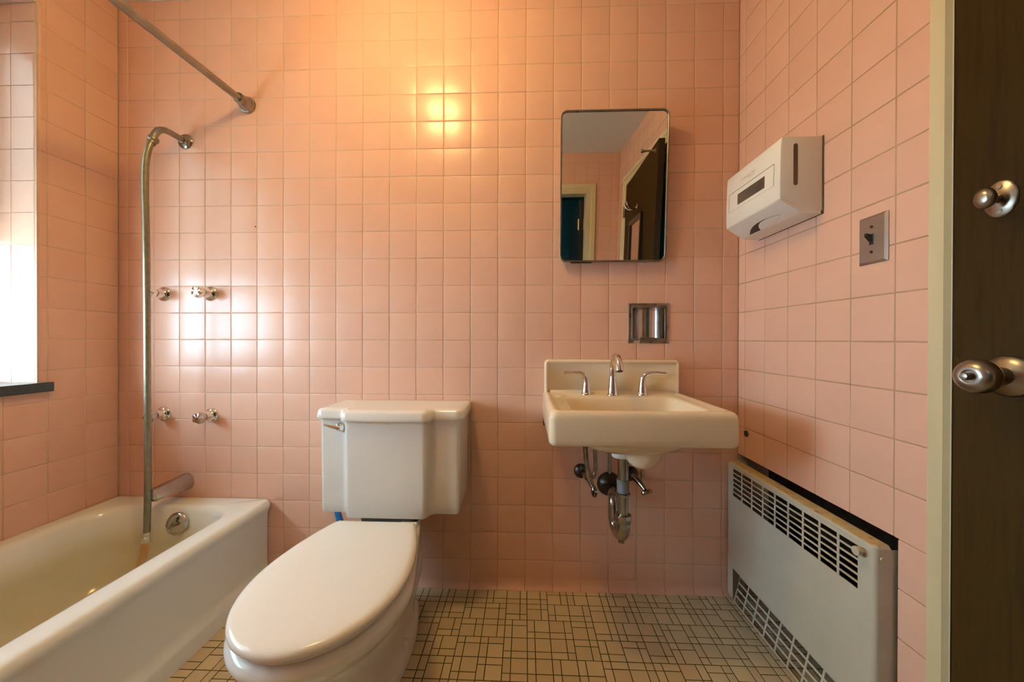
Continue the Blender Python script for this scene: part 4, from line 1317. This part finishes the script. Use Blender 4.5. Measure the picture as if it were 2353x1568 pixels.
mb.rings([[Vector((-0.0078, a, b)) for a, b in ((-0.5385, 1.228), (-0.5471, 1.228), (-0.5471, 1.245), (-0.5385, 1.245))], [Vector((-0.0205, a, b)) for a, b in ((-0.5395, 1.241), (-0.5461, 1.241), (-0.5461, 1.2485), (-0.5395, 1.2485))]])
mb.build('toggle', MT['black'], e, 0, bevel=0.0008)
tag(e, 'metal wall plate with black toggle light switch on the right wall', 'light switch')

# round plug low on the right wall
e = empty('wall_plug', (-0.0005, -0.0587, 0.643))
mb = MB()
mb.lathe([(0.0105, 0.0004), (0.0125, 0.0004), (0.0125, 0.004), (0.0105, 0.0055)], (0, -0.0587, 0.643), (-1, 0, 0), 24)
mb.build('rim', MT['satin'], e, 40)
mb = MB()
mb.lathe([(0.0, 0.0004), (0.0112, 0.0004), (0.0112, 0.0058), (0.0, 0.0064)], (0, -0.0587, 0.643), (-1, 0, 0), 24)
mb.build('plug_face', MT['black'], e, 40)
tag(e, 'small round black plug in a metal rim beside the right end of the sink', 'plug')

# ------------------------------------------------------------------ wall heater
he = empty('wall_heater', (-0.02, -0.30, 0.0))
HX = -0.043
def grid_panel(mb, us_, vs_, solid, place, th):
    nu, nv = len(us_) - 1, len(vs_) - 1
    for i in range(nu):
        for j in range(nv):
            if not solid(i, j): continue
            a, b, c0, d0 = us_[i], us_[i + 1], vs_[j], vs_[j + 1]
            F = [place(a, c0, 0), place(b, c0, 0), place(b, d0, 0), place(a, d0, 0)]
            Bk = [place(a, c0, th), place(b, c0, th), place(b, d0, th), place(a, d0, th)]
            mb.add(F, [(0, 1, 2, 3)]); mb.add(Bk, [(3, 2, 1, 0)])
            for (di, dj, x, y) in ((-1, 0, 0, 3), (1, 0, 1, 2), (0, -1, 0, 1), (0, 1, 3, 2)):
                ii, jj = i + di, j + dj
                if ii < 0 or jj < 0 or ii >= nu or jj >= nv or not solid(ii, jj):
                    mb.add([F[x], F[y], Bk[y], Bk[x]], [(0, 1, 2, 3)])
NC, NR = 9, 6
gu0, gu1 = 0.0455, 0.560
gz0, gz1 = 0.404, 0.512
pu = (gu1 - gu0) / NC; pz = (gz1 - gz0) / NR
us_ = [0.0125, 0.040]
us_ = [0.0125]
for k in range(NC):
    us_ += [gu0 + k * pu, gu0 + (k + 1) * pu - 0.0068]
us_ += [0.586]
vs_ = [0.012, 0.128]
for k in range(NR):
    vs_ += [gz0 + k * pz, gz0 + (k + 1) * pz - 0.0048]
vs_ += [0.5215]
BL = 0.047
us_.insert(1, BL - 0.0025) if False else None
def sol(i, j):
    if j == 0: return i == 0 or i >= len(us_) - 2      # opening for the bottom grille
    if j >= 2 and (j % 2 == 0) and i >= 1 and (i % 2 == 1) and i < len(us_) - 2: return False
    return True
mb = MB()
grid_panel(mb, us_, vs_, sol, lambda u_, v_, h: Vector((HX + h, -u_, v_)), 0.0014)
# rounded top edge, top plate, rounded near edge, side plate
def strip(pts2, place, n0, n1):
    rg = [[place(a, b, n0), place(a, b, n1)] for a, b in pts2]
    mb.rings(rg, False, False, closed=False)
tp = [(HX, 0.5215)] + [(HX + 0.006 - 0.006 * math.cos(t), 0.5215 + 0.006 * math.sin(t)) for t in [PI / 2 * k / 5 for k in range(1, 6)]] + [(-0.012, 0.5288), (-0.008, 0.5290)]
strip(tp, lambda a, b, u_: Vector((a, -u_, b)), 0.0125, 0.586)
sd = [(HX, 0.586)] + [(HX + 0.009 - 0.009 * math.cos(t), 0.586 + 0.009 * math.sin(t)) for t in [PI / 2 * k / 6 for k in range(1, 7)]] + [(0.03, 0.5952)]
strip(sd, lambda a, b, z_: Vector((a, -b, z_)), 0.012, 0.5215)
cn = []
for i in range(7):
    t = PI / 2 * i / 6
    cn.append([Vector((HX + 0.009 - 0.009 * math.cos(t) + 0.006 * (1 - math.cos(s_)) * math.cos(t), -(0.586 + 0.009 * math.sin(t) - 0.006 * (1 - math.cos(s_)) * math.sin(t)), 0.5215 + 0.006 * math.sin(s_) + (0.0015 if s_ > 1.5 else 0))) for s_ in [PI / 2 * k / 5 for k in range(6)]])
mb.rings(cn, False, False, closed=False)
mb.add([(HX + 0.006, -0.586, 0.5275), (-0.012, -0.586, 0.5288), (-0.008, -0.586, 0.5290), (-0.008, -0.5900, 0.5285), (HX + 0.009, -0.5892, 0.5280)], [(0, 1, 2, 3, 4)])
mb.add([(-0.008, -0.5952, 0.5215), (HX + 0.009, -0.595, 0.5215), (HX + 0.009, -0.589, 0.5285), (-0.008, -0.589, 0.5290)], [(0, 1, 2, 3)])
# far side
mb.add([(HX, -0.0125, 0.012), (0.03, -0.0125, 0.012), (0.03, -0.0125, 0.5285), (HX + 0.004, -0.0125, 0.5270), (HX, -0.0125, 0.5215)], [(0, 1, 2, 3, 4)])
mb.build('casing', MT['heater'], he, 40)
# louvre blades behind every slot : bent tongues
mb = MB()
for i in range(NC):
    a, b = gu0 + i * pu, gu0 + (i + 1) * pu - 0.0068
    for j in range(NR):
        z0 = gz0 + j * pz
        rg = []
        for k in range(6):
            t = k / 5
            rg.append([Vector((HX + 0.0014 + 0.0050 * t, -(a), z0 - 0.0004 + 0.0010 * t - 0.004 * t * t)), Vector((HX + 0.0014 + 0.0050 * t, -(a + (b - a) * (1 - 0.12 * t)), z0 - 0.0004 + 0.0010 * t - 0.004 * t * t))])
        mb.rings(rg, False, False, closed=False)
mb.build('louvres', MT['heater'], he, 40)
# bottom intake grille, leaning back
mb = MB()
bu = [0.050]
NB = 10
bp = 0.0545
for k in range(NB):
    bu += [0.0545 + k * bp - (0.0 if k else 0), 0.0545 + (k + 1) * bp - 0.0065]
bu[1] = 0.0535
bu += [0.0545 + NB * bp]
bu = [q for q in bu if q < 0.583] + [0.583]
bv = [0.0]
for k in range(6):
    bv += [0.006 + k * 0.0245, 0.006 + (k + 1) * 0.0245 - 0.0065]
bv += [0.156]
mb2 = MB()
ang = R(13)
grid_panel(mb2, bu, bv, lambda i, j: not (i % 2 == 1 and j % 2 == 1 and i < len(bu) - 2), lambda u_, v_, h: Vector((HX + 0.0012 + h + v_ * math.sin(ang), -u_ - 0.0, 0.004 + v_ * math.cos(ang))), 0.0016)
mb2.build('intake_grille', MT['heater'], he, 0)
# inside : fins and dark back
mb = MB()
for k in range(60):
    y = -0.05 - k * 0.009
    mb.box((-0.005, y, 0.16), (0.085, y - 0.0006, 0.26))
mb.tube([(0.04, -0.03, 0.21), (0.04, -0.585, 0.21)], 0.011, 14)
mb.build('heating_element', MT['dark_metal'], he, 30)
# small control knob
mb = MB()
mb.lathe([(0.0045, 0.0), (0.0045, 0.010), (0.0095, 0.011), (0.0105, 0.014), (0.0100, 0.020), (0.0, 0.021)], (HX, -0.5685, 0.503), (-1, 0, 0), 20)
mb.build('damper_knob', MT['heater'], he, 45)
mb = MB()
mb.lathe([(0.0046, 0.0), (0.0040, 0.0016), (0.0, 0.002)], (-0.028, -0.5952, 0.500), (0, -1, 0), 14)
mb.build('side_screw', MT['heater'], he, 45)
tag(he, 'old cream metal wall heater with louvred grilles set into the right wall', 'heater')
